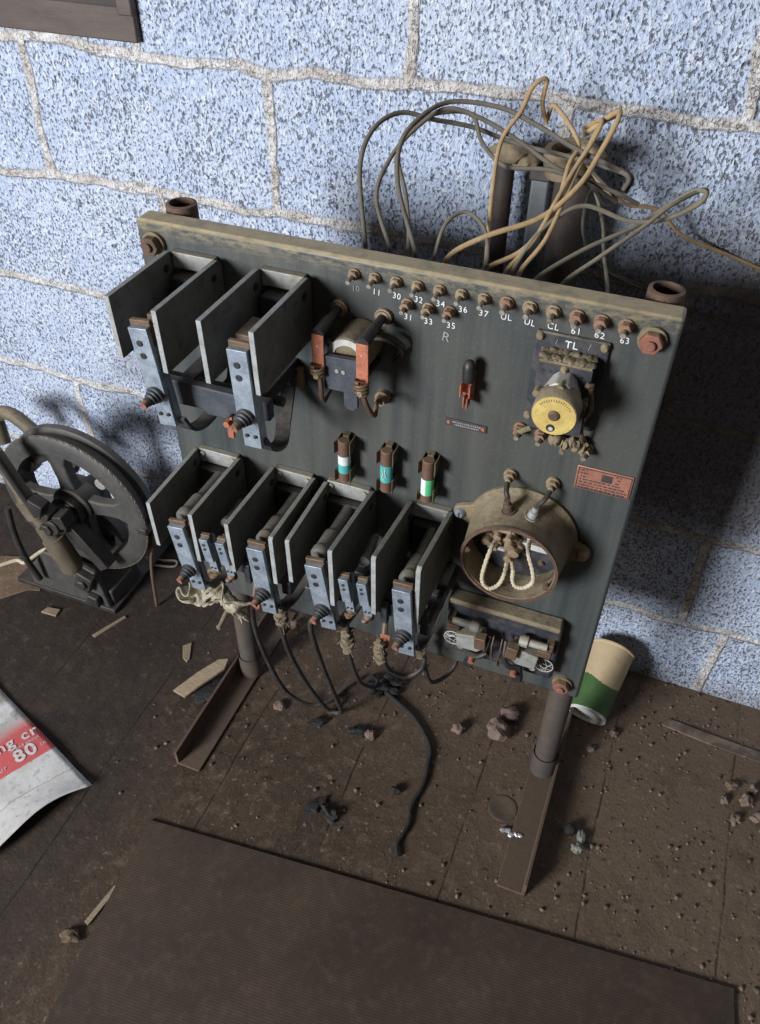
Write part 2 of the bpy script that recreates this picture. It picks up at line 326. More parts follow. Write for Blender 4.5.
class MB:
    def __init__(s): s.bm = bmesh.new(); s.mi = 0
    def face(s, vs):
        try:
            f = s.bm.faces.new(vs); f.material_index = s.mi; return f
        except ValueError: return None
    def box(s, c, d, rot=None):
        c = V(c); R = rot or Matrix.Identity(3)
        vs = [s.bm.verts.new(c + R @ V((x * d[0] / 2, y * d[1] / 2, z * d[2] / 2))) for x in (-1, 1) for y in (-1, 1) for z in (-1, 1)]
        for q in ((0, 1, 3, 2), (4, 6, 7, 5), (0, 4, 5, 1), (2, 3, 7, 6), (0, 2, 6, 4), (1, 5, 7, 3)): s.face([vs[i] for i in q])
        return s
    def bx(s, x0, x1, y0, y1, z0, z1): return s.box(((x0 + x1) / 2, (y0 + y1) / 2, (z0 + z1) / 2), (abs(x1 - x0), abs(y1 - y0), abs(z1 - z0)))
    def lathe(s, o, d, prof, seg=24, closed=False, a0=0):
        """prof: list of (distance along d, radius)"""
        o = V(o); u, v, d = frame_of(d); rings = []
        for h, r in prof:
            if r < 1e-6: rings.append([s.bm.verts.new(o + d * h)])
            else: rings.append([s.bm.verts.new(o + d * h + (u * math.cos(a0 + 2 * PI * k / seg) + v * math.sin(a0 + 2 * PI * k / seg)) * r) for k in range(seg)])
        pairs = list(zip(rings, rings[1:])) + ([(rings[-1], rings[0])] if closed else [])
        for A, B in pairs:
            for k in range(seg):
                k2 = (k + 1) % seg
                if len(A) == 1 and len(B) == 1: continue
                if len(A) == 1: s.face([A[0], B[k2], B[k]])
                elif len(B) == 1: s.face([A[k], A[k2], B[0]])
                else: s.face([A[k], A[k2], B[k2], B[k]])
        return s
    def cyl(s, p0, p1, r0, r1=None, seg=16, a0=0):
        r1 = r0 if r1 is None else r1; d = V(p1) - V(p0); L = d.length
        return s.lathe(p0, d, [(0, 0), (0, r0), (L, r1), (L, 0)], seg, a0=a0)
    def hexa(s, p0, p1, r): return s.cyl(p0, p1, r, seg=6)
    def tube(s, pts, r, seg=8, sub=6, flat=None, flatdir=None):
        P = smooth_path(pts, sub); n = len(P); rings = []; pu = None
        for i, p in enumerate(P):
            t = (P[min(i + 1, n - 1)] - P[max(i - 1, 0)])
            if t.length < 1e-9: t = V((0, 0, 1))
            t.normalize()
            if flatdir is not None:
                u = V(flatdir); u = (u - t * u.dot(t)).normalized()
            elif pu is None: u = frame_of(t)[0]
            else: u = (pu - t * pu.dot(t)).normalized()
            pu = u; v = t.cross(u)
            rr = r(i / (n - 1)) if callable(r) else r
            if flat:   # rectangular section: flat=(half along u, half along v)
                ring = [p + u * a * flat[0] + v * b * flat[1] for a, b in ((-1, -1), (1, -1), (1, 1), (-1, 1))]
            else:
                ring = [p + (u * math.cos(2 * PI * k / seg) + v * math.sin(2 * PI * k / seg)) * rr for k in range(seg)]
            rings.append([s.bm.verts.new(q) for q in ring])
        m = len(rings[0])
        for A, B in zip(rings, rings[1:]):
            for k in range(m): s.face([A[k], A[(k + 1) % m], B[(k + 1) % m], B[k]])
        s.face(rings[0][::-1]); s.face(rings[-1]); return s
    def prism(s, poly, axis, a, b):
        """poly 2-D, axis 'x': (y,z), 'y': (x,z), 'z': (x,y)"""
        def mk(p, t):
            if axis == 'x': return (t, p[0], p[1])
            if axis == 'y': return (p[0], t, p[1])
            return (p[0], p[1], t)
        A = [s.bm.verts.new(mk(p, a)) for p in poly]; B = [s.bm.verts.new(mk(p, b)) for p in poly]
        s.face(A[::-1]); s.face(B); n = len(poly)
        for k in range(n): s.face([A[k], A[(k + 1) % n], B[(k + 1) % n], B[k]])
        return s
    def torus(s, o, d, R, r, seg=32, sec=8):
        return s.lathe(o, d, [(r * math.sin(2 * PI * k / sec), R + r * math.cos(2 * PI * k / sec)) for k in range(sec)], seg, closed=True)
    def helix(s, o, d, R, r, turns, pitch, seg=6, per=14):
        u, v, d = frame_of(d); o = V(o)
        n = int(turns * per)
        s.tube([o + d * pitch * k / per + (u * math.cos(2 * PI * k / per) + v * math.sin(2 * PI * k / per)) * R for k in range(n + 1)], r, seg, 1); return s
    def blob(s, c, rad, seed=0, rough=.35, sub=2, freq=1.6):
        c = V(c); t = bmesh.new(); bmesh.ops.create_icosphere(t, subdivisions=sub, radius=1)
        mp = {}
        for v in t.verts:
            k = 1 + rough * noise.noise(v.co * freq + V((seed * 3.1, seed * 1.7, seed * .9)))
            mp[v.index] = s.bm.verts.new(c + V((v.co.x * rad[0], v.co.y * rad[1], v.co.z * rad[2])) * k)
        for f in t.faces: s.face([mp[v.index] for v in f.verts])
        t.free(); return s
    def build(s, name, m, parent=None, bevel=0, smooth=True, label=None, angle=40):
        bm = s.bm
        bmesh.ops.recalc_face_normals(bm, faces=bm.faces)
        if parent is not None:
            q = parent; off = V((0, 0, 0))
            while q is not None: off += q.location; q = q.parent
            bmesh.ops.translate(bm, verts=bm.verts, vec=-off)
        me = bpy.data.meshes.new(name); bm.to_mesh(me); bm.free()
        for x in (m if isinstance(m, (list, tuple)) else [m]): me.materials.append(M[x] if isinstance(x, str) else x)
        if smooth:
            for p in me.polygons: p.use_smooth = True
            me.set_sharp_from_angle(angle=math.radians(angle))
        o = bpy.data.objects.new(name, me); COL.objects.link(o)
        if parent is not None: o.parent = parent
        if bevel:
            bv = o.modifiers.new('bevel', 'BEVEL'); bv.width = bevel; bv.segments = 2; bv.limit_method = 'ANGLE'; bv.angle_limit = math.radians(35)
        if label: o['label'] = label
        return o

def tag(o, label=None, cat=None, group=None, kind=None):
    if label: o['label'] = label
    if cat: o['category'] = cat
    if group: o['group'] = group
    if kind: o['kind'] = kind
    return o
def thing(name, label, cat, loc, group=None):
    o = bpy.data.objects.new(name, None); COL.objects.link(o); o.location = loc; o.empty_display_size = .03
    return tag(o, label, cat, group)
def recentre(o):
    """origin of a single-mesh thing to the middle of its base"""
    vs = [v.co for v in o.data.vertices]
    c = V((sum(v.x for v in vs) / len(vs), sum(v.y for v in vs) / len(vs), min(v.z for v in vs)))
    o.data.transform(Matrix.Translation(-c)); o.location = c; return o
def copy_tree(o, parent=None, name=None):
    c = o.copy(); COL.objects.link(c)
    if parent is not None: c.parent = parent
    for ch in list(o.children): copy_tree(ch, c)
    return c
def rotm(axis, a): return Matrix.Rotation(a, 3, axis)

def text(name, s, size, loc, m, parent=None, lean=0.0, plane='xz', rz=0, thick=.0004, weight=0.0, sx=1.0):
    cu = bpy.data.curves.new(name, 'FONT'); cu.body = s; cu.size = size; cu.extrude = thick
    cu.resolution_u = 6; cu.align_x = 'CENTER'; cu.align_y = 'CENTER'; cu.offset = weight; cu.space_character = 1.15
    t = bpy.data.objects.new(name + '_curve', cu); COL.objects.link(t)
    bpy.context.view_layer.update()
    me = bpy.data.meshes.new_from_object(t.evaluated_get(bpy.context.evaluated_depsgraph_get()))
    bpy.data.objects.remove(t); bpy.data.curves.remove(cu)
    off = V((0, 0, 0)); q = parent
    while q is not None: off += q.location; q = q.parent
    S = Matrix.Diagonal((sx, 1, 1, 1))
    if plane == 'xz': R = Matrix.Rotation(PI / 2, 4, 'X') @ Matrix.Rotation(lean, 4, 'Z') @ S
    else: R = Matrix.Rotation(rz, 4, 'Z') @ S
    me.transform(Matrix.Translation(V(loc) - off) @ R)
    me.name = name; me.materials.clear(); me.materials.append(M[m])
    o = bpy.data.objects.new(name, me); COL.objects.link(o); o.parent = parent
    return o

# ------------------------------------------------------------------ the setting
WY = .32
m = MB(); m.bx(-2.2, 2.4, -4.6, WY, -.06, 0)
tag(m.build('floor', 'floor', smooth=False), kind='structure')
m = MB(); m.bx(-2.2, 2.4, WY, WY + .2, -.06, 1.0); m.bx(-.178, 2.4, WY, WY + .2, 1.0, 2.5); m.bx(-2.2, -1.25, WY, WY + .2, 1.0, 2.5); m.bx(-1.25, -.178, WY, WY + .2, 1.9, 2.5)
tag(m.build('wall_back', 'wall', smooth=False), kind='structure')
win = MB()
win.bx(-1.25, -.1785, WY - .012, WY + .06, 1.0, 1.043)
win.bx(-.203, -.1785, WY - .014, WY + .06, 1.033, 1.9)
win.bx(-1.25, -1.22, WY - .012, WY + .06, 1.033, 1.9); win.bx(-1.22, -.203, WY - .012, WY + .06, 1.87, 1.9)
win.bx(-.72, -.70, WY, WY + .05, 1.033, 1.87)
wo = tag(win.build('window_1', 'frame', bevel=.002), kind='structure')
pn = MB(); pn.bx(-1.22, -.203, WY + .03, WY + .034, 1.033, 1.87); pn.build('window_pane', 'glass', wo)

# ------------------------------------------------------------------ the switchboard and its stand
cp = thing('control_panel', 'large square slate switchboard panel on two pipe legs before the block wall', 'control panel', (.31, .03, 0))
W, ZT, ZB, TH = .62, .90, .283, .03
m = MB(); m.bx(0, W, 0, TH, ZB, ZT)
m.build('slate_slab', 'panel', cp, bevel=.004)
for x in (.033, .596):
    m = MB(); m.lathe((x, .049, .006), (0, 0, 1), [(0, .0185), (.893, .0185), (.893, .0145), (.84, .0145), (.84, 0)], 24)
    m.lathe((x, .049, .006), (0, 0, 1), [(.0, .021), (.05, .021)], 24)
    leg = m.build('stand_leg', 'pipe', cp)
    c = MB(); c.lathe((x, .049, .872), (0, 0, 1), [(0, .0185), (0, .0185), (.022, .0190), (.0325, .0185), (.0335, .0145), (.0, .0145)], 24)
    c.build('leg_collar', 'rust', leg)
for x0, sgn in ((.004, 1), (.622, -1)):
    m = MB(); t = .005
    m.prism([(x0, 0), (x0 + sgn * .045, 0), (x0 + sgn * .045, t), (x0 + sgn * t, t), (x0 + sgn * t, .036), (x0, .036)], 'y', -.175, .21)
    m.build('foot_rail', 'rail', cp, bevel=.001)
def corner_bolt(x, z, mt):
    m = MB(); m.hexa((x, -.004, z), (x, -.0145, z), .0120); m.cyl((x, -.0145, z), (x, -.0185, z), .0055, seg=10)
    b = m.build('corner_bolt', mt, cp, bevel=.0012)
    k = MB(); k.cyl((x, 0, z), (x, -.0045, z), .0145, seg=20); k.build('bolt_washer', 'dusty', b)
for x, z, mt in ((.0225, .874, 'rust'), (.595, .874, 'redbolt'), (.594, .312, 'redbolt'), (.024, .312, 'rust')): corner_bolt(x, z, mt)
row1 = [(.276 + .0243 * i, .883) for i in range(13)]; row2 = [(.338, .860), (.362, .860), (.386, .861)]
names1 = ['10', '11', '30', '32', '34', '36', '37', 'UL', 'UL', 'CL', '61', '62', '63']; names2 = ['31', '33', '35']
for i, (x, z) in enumerate(row1 + row2):
    big = 1.15 if 7 <= i <= 12 else 1.0
    mt = 'studrust' if i in (7, 10, 11, 12, 15) else 'stud'
    m = MB(); m.cyl((x, 0, z), (x, -.003, z), .0068 * big, seg=14); m.hexa((x, -.003, z), (x, -.0075, z), .0058 * big)
    m.cyl((x, -.0075, z), (x, -.0085, z), .005 * big, seg=12)
    if i > 9: m.hexa((x, -.0085, z), (x, -.0125, z), .0058 * big)
    st = m.build('terminal_stud', mt, cp, bevel=.0006)
    p = MB(); p.cyl((x, -.006, z), (x, -.021, z - .001), .0026 * big, seg=8); p.build('stud_post', 'post', st)
for i, s in enumerate(names1 + names2):
    x, z = (row1 + row2)[i]
    text('painted_number', s, .0098, (x + .0015 + random.uniform(-.001, .001), -.0005, z - .0165 + random.uniform(-.0008, .0008)), 'chalk' if i == 0 else 'white', cp, lean=random.uniform(-.09, .09), weight=.0, sx=random.uniform(.9, 1.05))
text('painted_letter', 'R', .016, (.3835, -.0005, .829), 'chalk', cp, lean=-.15)
# large copper nameplate
m = MB(); x0, x1, z0, z1 = .5505, .6145, .669, .702
m.bx(x0, x1, 0, -.0022, z0, z1); np_ = m.build('nameplate', 'nameplate', cp, bevel=.0012, label='copper nameplate with dark worn lettering')
m = MB()
for a in (z0 + .0022, z1 - .0022): m.bx(x0 + .002, x1 - .002, -.0020, -.0028, a - .0004, a + .0004)
for a in (x0 + .0022, x1 - .0022): m.bx(a - .0004, a + .0004, -.0020, -.0028, z0 + .002, z1 - .002)
m.bx(.5795, .5915, -.002, -.0027, .6865, .6965)
rng = random.Random(3)
for z in (.6725, .6760, .6800, .6840, .6880, .6930, .6970):
    x = x0 + .005
    while x < x1 - .006:
        L = rng.uniform(.0012, .0048)
        if (z > .684 and (.562 < x < .593)) or (z > .682 and x > .600) : x += .004; continue
        m.bx(x, min(x + L, x1 - .004), -.002, -.0026, z - .0007, z + .0007); x += L + rng.uniform(.0008, .002)
m.build('worn_engraving', 'engrave', np_, smooth=False)
for x, z in ((x0 + .0045, .6885), (x1 - .0045, .6815)):
    m = MB(); m.lathe((x, -.0022, z), (0, -1, 0), [(0, .0022), (.0009, .0018), (.0013, 0)], 12); m.build('plate_rivet', 'copper', np_)
# small label plate
m = MB(); m.bx(.3905, .4405, 0, -.0018, .7145, .7245); sp = m.build('label_plate', 'engrave', cp, bevel=.0005, label='small dark strip plate with worn pale lettering')
m = MB()
for z, a, b in ((.7212, .399, .433), (.7177, .402, .430)):
    x = a
    while x < b:
        L = rng.uniform(.0008, .0022); m.bx(x, x + L, -.0017, -.0022, z - .0010, z + .0010); x += L + .0009
m.build('worn_lettering', 'chalk', sp, smooth=False)
for x in (.3945, .4365):
    m = MB(); m.lathe((x, -.0018, .7195), (0, -1, 0), [(0, .0026), (.0012, .002), (.0016, 0)], 12); m.build('plate_rivet', 'copper', sp)

# ------------------------------------------------------------------ contactors
def arc_plate(root, x, y1, z0, z1, cut=0, t=.0062, rise=0):
    m = MB()
    poly = [(-.004, z0), (-.004, z1 - .008), (-.007, z1 - .003), (-.012, z1)]
    if cut: poly += [(y1 + cut, z1 + rise), (y1, z1 + rise - cut)]
    else: poly += [(y1, z1 + rise)]
    poly += [(y1 + .002, z0)]
    m.prism(poly, 'x', x - t / 2, x + t / 2)
    p = m.build('arc_plate', ['plate', 'plateedge'], root, bevel=.0006, smooth=False)
    for f in p.data.polygons:
        if abs(f.normal.x) < .5: f.material_index = 1
    k = MB(); k.cyl((x - t / 2 - .0012, -.024, z1 - .016), (x + t / 2 + .0012, -.024, z1 - .016), .0048, seg=12); k.build('plate_rivet', 'black', p)
def contact_arm(root, xt, xb, zt, zb, y, w, spring=True, tipmat='bronze', side=-1):
    """steel contact arm, leaning in x from xt at the top to xb at the bottom"""
    L = zt - zb; a = math.atan2(xt - xb, L); R = rotm('Y', a)      # local z up the arm
    o = V((xb, y, zb))
    def P(lx, ly, lz): return o + R @ V((lx, ly, lz))
    m = MB()
    m.box(P(0, 0, L * .68), (w, .007, L * .64), R)
    m.box(P(0, .004, L * .2), (w * .92, .006, L * .4), R)
    m.box(P(w * .25, .009, L * .5), (w * .42, .014, L * .9), R)
    m.mi = 1
    for f in (.86, .74): m.cyl(P(-w * .06, -.0034, L * f), P(-w * .06, -.0046, L * f), w * .17, seg=12)
    for dx in (-.22, .22): m.cyl(P(dx * w, .001, L * .13), P(dx * w, -.0012, L * .13), w * .10, seg=10)
    arm = m.build('contact_arm', ['galv', 'black'], root, bevel=.001)
    k = MB(); k.box(P(0, .0062, L * .93), (w * 1.08, .006, L * .24), R); k.build('contact_tip', tipmat, arm, bevel=.001)
    if spring:
        s = MB(); q0 = P(0, -.002, L * .36); q1 = q0 + V((-.003, -.018, -.003))
        s.lathe(q0, q1 - q0, [(0, 0), (0, w * .42), (.004, w * .46), (.005, w * .36), (.008, w * .38), (.009, w * .30), (.012, w * .32), (.013, w * .25), (.017, w * .24), (.017, 0)], 16)
        sp_ = s.build('spring', 'darksteel', arm)
        e = MB(); e.lathe(q1, q1 - q0, [(-.001, 0), (-.001, w * .2), (.005, w * .2), (.005, w * .1), (.003, 0)], 12); e.build('spring_nut', 'redbolt', sp_)
    return arm

def make_upper():
    r = thing('contactor', 'largest double pole contactor with four grey plates at the upper left of the panel', 'contactor', (.134, 0, .80))
    for x, y1 in ((.046, -.131), (.109, -.139), (.162, -.139), (.222, -.139)): arc_plate(r, x, y1, .797, .8735)
    for a, b in ((.050, .106), (.166, .219)):
        m = MB(); m.bx(a, b, 0, -.010, .853, .8725); m.build('plate_bracket', 'galvdust', r, bevel=.001)
        m = MB(); m.bx(a + .006, b - .006, 0, -.03, .79, .85); m.bx(a + .014, b - .014, -.03, -.06, .795, .825); m.build('arc_chamber', 'black', r, bevel=.002)
    m = MB(); m.prism([(.064, .732), (.064, .765), (.215, .765), (.215, .740), (.166, .738), (.160, .728), (.133, .728), (.126, .734)], 'y', -.106, -.094); m.build('crossbar', 'fibre', r, bevel=.0015)
    m = MB(); m.cyl((.071, -.08, .752), (.22, -.08, .752), .006, seg=14); m.bx(.09, .108, 0, -.09, .742, .76); m.bx(.186, .20, 0, -.09, .742, .76); m.build('armature_shaft', 'darksteel', r)
    for xt, xb in ((.0855, .0985), (.204, .2085)):
        contact_arm(r, xt, xb, .850, .724, -.138, .0235)
    for xc, x2 in ((.108, .120), (.213, .196)):
        m = MB(); m.tube([(xc, -.128, .732), (xc + .004, -.118, .712), (xc + .004, -.09, .700), ((xc + x2) / 2, -.055, .705), (x2, -.025, .722), (x2 - .002, -.012, .742), (x2 - .002, -.004, .746)], .005, flat=(.0085, .0022), flatdir=(1, 0, 0)); m.build('braided_strap', 'darksteel', r)
        m = MB(); m.bx(x2 - .012, x2 + .012, 0, -.008, .722, .75); m.cyl((x2 - .002, -.008, .728), (x2 - .002, -.014, .728), .006, seg=12); m.build('strap_terminal', 'stud', r, bevel=.001)
    for x in (.083, .193):
        m = MB(); m.lathe((x, -.04, .822), (0, -1, 0), [(0, .012), (.055, .012), (.056, .0095), (.072, .0095), (.075, .007), (.0755, 0)], 18); m.build('fixed_contact', 'galv', r)
        m = MB(); m.bx(x - .014, x + .010, -.06, -.10, .832, .842); m.build('contact_jaw', 'bronze', r, bevel=.001)
    m = MB(); m.bx(.1085, .1175, -.03, -.034, .638, .676); m.hexa((.113, -.034, .664), (.113, -.042, .664), .005); m.build('copper_terminal', 'copper', r, bevel=.0006)
    m = MB(); m.bx(.108, .120, 0, -.032, .674, .690); m.bx(.116, .130, -.01, -.05, .685, .73); m.build('terminal_block', 'black', r, bevel=.001)
    m = MB(); m.tube([(.238, -.004, .80), (.243, -.022, .79), (.240, -.026, .766), (.236, -.012, .752), (.236, 0, .75)], .0028); m.tube([(.231, -.004, .80), (.234, -.018, .785), (.232, -.02, .766), (.232, -.01, .752), (.232, 0, .752)], .0028); m.build('coil_lead', 'cable', r)
    return r
make_upper()

def make_lower(plates):
    r = thing('contactor', 'double pole contactor low on the panel at left, with a rag hung on it', 'contactor', (.128, 0, .50), 'lower double pole contactors')
    for x, y1, z1, rise, c in plates: arc_plate(r, x, y1, .503, z1, c, rise=rise)
    for a, b in ((.0415, .1015), (.1605, .214)):
        m = MB(); m.bx(a, b, 0, -.010, .562, .584); m.cyl((a + .006, -.01, .577), (a + .006, -.013, .577), .004, seg=10); m.cyl((b - .006, -.01, .577), (b - .006, -.013, .577), .004, seg=10); m.build('plate_bracket', 'galvdust', r, bevel=.001)
        m = MB(); m.bx(a + .004, b - .004, 0, -.022, .50, .56); m.build('arc_chamber', 'black', r, bevel=.002)
    for x in (.076, .194):
        m = MB(); m.lathe((x, -.02, .553), (0, -1, 0), [(0, .0075), (.055, .0075), (.055, .0105), (.085, .0105), (.086, .012), (.094, .012), (.097, .0095), (.0975, .006), (.0965, 0)], 20); m.build('fixed_contact', 'rollersteel', r)
        m = MB(); m.bx(x - .010, x + .010, -.022, -.075, .522, .540); m.build('contact_jaw', 'darksteel', r, bevel=.001)
    for x in (.126, .147):
        m = MB(); m.lathe((x, -.05, .545), (.1, -1, .1), [(0, .0055), (.045, .0055), (.045, .0075), (.052, .0075), (.053, 0)], 14); m.build('interlock_contact', 'rollersteel', r)
    m = MB(); m.bx(.062, .222, -.102, -.114, .478, .500); m.bx(.062, .222, -.06, -.072, .470, .494); m.build('crossbar', 'darksteel', r, bevel=.0015)
    for x in (.059, .220):
        m = MB(); m.bx(x - .007, x + .007, 0, -.115, .462, .486); m.build('pivot_bracket', 'darksteel', r, bevel=.0015)
    m = MB(); m.bx(.162, .176, -.03, -.11, .486, .506); m.bx(.162, .171, -.112, -.122, .470, .504); m.build('latch', 'darksteel', r, bevel=.0015)
    contact_arm(r, .0805, .0965, .562, .446, -.139, .0235); contact_arm(r, .1955, .2045, .5635, .443, -.139, .0235)
    contact_arm(r, .1195, .1275, .552, .492, -.138, .0125, spring=False); contact_arm(r, .1435, .1515, .554, .494, -.138, .0125, spring=False)
    for xc, x2 in ((.100, .108), (.208, .213)):
        m = MB(); m.tube([(xc, -.130, .455), (xc + .002, -.116, .434), (xc + .004, -.085, .424), (x2, -.05, .430), (x2, -.02, .45), (x2, -.004, .462)], .005, flat=(.0085, .0022), flatdir=(1, 0, 0)); m.build('braided_strap', 'darksteel', r)
    for x in (.128, .151):
        m = MB(); m.blob((x, -.134, .490), (.0065, .007, .0055), int(x * 1000), .4); m.blob((x - .003, -.138, .4855), (.005, .005, .004), int(x * 900), .4); m.build('terminal_screw', 'bronze', r)
    m = MB(); m.prism([(.160, .392), (.167, .400), (.170, .425), (.156, .424), (.154, .404)], 'y', -.104, -.101); m.build('copper_lug', 'copper', r, bevel=.0005)
    m = MB(); m.tube([(.160, -.10, .422), (.157, -.085, .44), (.158, -.07, .47)], .004); m.build('lug_stem', 'bronze', r)
    return r
LA = make_lower(((.038, -.133, .584, -.003, 0), (.105, -.139, .586, .002, 0), (.157, -.139, .586, .004, 0), (.2175, -.138, .586, .001, .003)))
LB = make_lower(((.0405, -.130, .582, -.003, .002), (.1065, -.147, .587, .014, .002), (.1595, -.141, .587, .018, .003), (.2135, -.136, .587, .015, .005)))
LB.location = (.128 + .1955, 0, .503)
LB['label'] = 'double pole contactor low on the panel, directly under the three fuses'

# ------------------------------------------------------------------ middle relay
r = thing('relay', 'small relay with two upright copper strips and a coil, beside the large upper contactor', 'relay', (.285, 0, .80))
m = MB(); m.lathe((.287, -.002, .808), (0, -1, 0), [(0, 0), (0, .024), (.046, .024), (.047, .022), (.047, 0)], 24); m.build('coil', 'dusty', r)
m = MB(); m.lathe((.287, -.046, .808), (0, -1, 0), [(0, .0235), (.005, .0235), (.005, .016), (0, .016)], 24, closed=True); m.build('coil_ring', 'whitemetal', r)
m = MB(); m.prism([(.264, .771), (.264, .813), (.3055, .815), (.3055, .771)], 'y', -.062, -.055); m.mi = 1
for x in (.280, .2875): m.cyl((x, -.062, .797), (x, -.0632, .797), .0026, seg=12)
m.build('armature_plate', ['fibre', 'galvdust'], r, bevel=.001)
m = MB(); m.prism([(.286, .772), (.286, .752), (.290, .747), (.298, .746), (.303, .752), (.303, .772)], 'y', -.060, -.055); m.build('armature_tail', 'fibre', r, bevel=.001)
m = MB(); m.bx(.262, .3085, -.002, -.056, .782, .788); m.build('yoke', 'black', r, bevel=.001)
for x, xf in ((.258, .2575), (.311, .310)):
    m = MB(); m.lathe((x, 0, .840), V((xf, -.06, .838)) - V((x, 0, .840)), [(0, .0085), (.006, .0085), (.006, .0052), (.03, .0055), (.031, .007), (.062, .007), (.062, 0)], 16); p = m.build('contact_post', 'black', r)
    k = MB(); k.lathe((x, 0, .840), (0, -1, 0), [(0, .010), (.005, .010), (.007, .006), (.007, 0)], 14); k.build('post_nut', 'stud', p)
for i, x in enumerate((.2585, .3105)):
    m = MB(); m.bx(x - .0070, x + .0070, -.062, -.0645, .787, .8385); m.mi = 1; m.cyl((x, -.0645, .825), (x, -.0652, .825), .0011, seg=8); s = m.build('copper_strip', ['copper', 'whitemetal'], r, bevel=.0005)
    m = MB(); m.helix((x, -.0665, .803 - .008 * i), (0, 0, -1), .0072, .0018, 3 + i, .0042, 6); m.build('strip_winding', 'bronze', s)
    m = MB(); m.lathe((x + .001, -.066, .792 - .010 * i), (0, -1, 0), [(0, .005), (.006, .005), (.009, .003), (.009, 0)], 10); m.build('strip_screw', 'stud', s)
m = MB(); m.tube([(.2605, -.066, .789), (.2625, -.068, .774), (.262, -.066, .760), (.263, -.06, .752)], .0028); m.tube([(.263, -.060, .752), (.268, -.05, .766), (.274, -.045, .775)], .002)
m.build('left_lead', 'bronze', r)
m = MB(); m.tube([(.311, -.066, .782), (.315, -.064, .764), (.319, -.058, .748), (.321, -.052, .742)], .003); m.tube([(.321, -.052, .742), (.318, -.04, .748), (.313, -.02, .740)], .003); m.build('right_lead', 'bronze', r)
m = MB(); m.cyl((.312, 0, .735), (.312, -.008, .735), .009, seg=14); m.hexa((.312, -.008, .735), (.312, -.016, .735), .0065); m.cyl((.312, -.016, .735), (.312, -.02, .735), .003, seg=8); m.build('lower_terminal', 'stud', r)
for dz in (0, .007):
    m = MB(); m.tube([(.307, -.028, .832 - dz), (.320, -.024, .832 - dz), (.333, -.018, .824 - dz), (.338, -.012, .812 - dz), (.331, -.01, .801 - dz), (.326, -.006, .793 - dz), (.326, .0, .788 - dz)], .0022); m.build('coil_lead', 'cable', r)

# spring clip with black capsule
r = thing('lamp_holder', 'small black capsule held in a copper clip between the relay and the yellow dial', 'lamp holder', (.416, 0, .78))
m = MB(); m.lathe((.4165, -.016, .789), (0, 0, 1), [(0, 0), (0, .0055), (.004, .0068), (.020, .0068), (.026, .0048), (.029, 0)], 18); m.build('capsule', 'black', r)
m = MB(); m.bx(.4115, .4215, 0, -.004, .758, .795); m.prism([(.412, .790), (.421, .790), (.423, .776), (.4205, .770), (.4205, .759), (.413, .757), (.413, .770), (.4105, .776)], 'y', -.012, -.0145)
m.bx(.4105, .412, -.004, -.026, .774, .789); m.bx(.421, .4225, -.004, -.026, .774, .789); m.bx(.414, .4155, -.008, -.022, .758, .772); m.bx(.418, .4195, -.008, -.022, .756, .770); m.bx(.414, .419, -.0, -.014, .764, .769)
m.build('clip', 'copper', r, bevel=.0004)

# ------------------------------------------------------------------ fuses
def make_fuse(x, zc, label, lab, top_mat, bot_mat, split='z'):
    r = thing('fuse', label, 'fuse', (x, 0, zc), 'cartridge fuses in a row on the panel')
    y = -.016; h = .032; rr = .0078
    m = MB(); m.lathe((x, y, zc - h), (0, 0, 1), [(0, 0), (0, rr - .001), (.001, rr), (2 * h - .001, rr), (2 * h, rr - .001), (2 * h, 0)], 20); m.build('tube', 'fusebody', r)
    for z, s in ((zc + h - .010, 1), (zc - h + .010, -1)):
        m = MB(); t = .0012
        for sg in (-1, 1):
            m.prism([(x + sg * .0098, 0), (x + sg * (.0098 - t), 0), (x + sg * (.0092 - t), y - .003), (x + sg * .0105, y - .0085), (x + sg * .0115, y - .0082), (x + sg * .0102, y - .002)], 'z', z - .009, z + .009)
        m.bx(x - .0098, x + .0098, 0, -.0015, z - .009, z + .009); m.bx(x - .004, x + .004, 0, -.010, z + s * .009, z + s * .0125)
        m.build('fuse_clip', 'clip', r, bevel=.0003)
    # printed paper band
    m = MB(); zl, zh = lab; n = 24
    for k in range(n):
        a0, a1 = 2 * PI * k / n, 2 * PI * (k + 1) / n
        for (za, zb, t) in ((zl, (zl + zh) / 2, 0), ((zl + zh) / 2, zh, 1)):
            if split == 'x': m.mi = 1 if math.cos((a0 + a1) / 2) < .1 else 0
            else: m.mi = t
            R2 = rr + .0004
            q = [(a0, za), (a1, za), (a1, zb), (a0, zb)]
            m.face([m.bm.verts.new((x + R2 * math.cos(a), y + R2 * math.sin(a), z)) for a, z in q])
    bmesh.ops.remove_doubles(m.bm, verts=m.bm.verts, dist=1e-6)
    m.build('paper_label', [bot_mat, top_mat], r, label='printed paper label band')
    return r
make_fuse(.2655, .634, 'leftmost of the three fuses, its label white above and teal below', (.617, .644), 'labelwhite', 'teal')
f2 = make_fuse(.323, .635, 'middle of the three fuses, its label all teal with white scribbles', (.620, .646), 'teal', 'teal')
make_fuse(.3775, .636, 'rightmost of the three fuses, its label bright green with a white half', (.616, .641), 'labelwhite', 'green', 'x')
m = MB()
m.tube([(.320, -.0245, .642), (.3215, -.0248, .634), (.320, -.0245, .628), (.323, -.0248, .626)], .0007, 4); m.tube([(.3245, -.0247, .643), (.324, -.0247, .636), (.3255, -.0245, .630)], .0007, 4); m.build('label_scribble', 'labelwhite', f2)

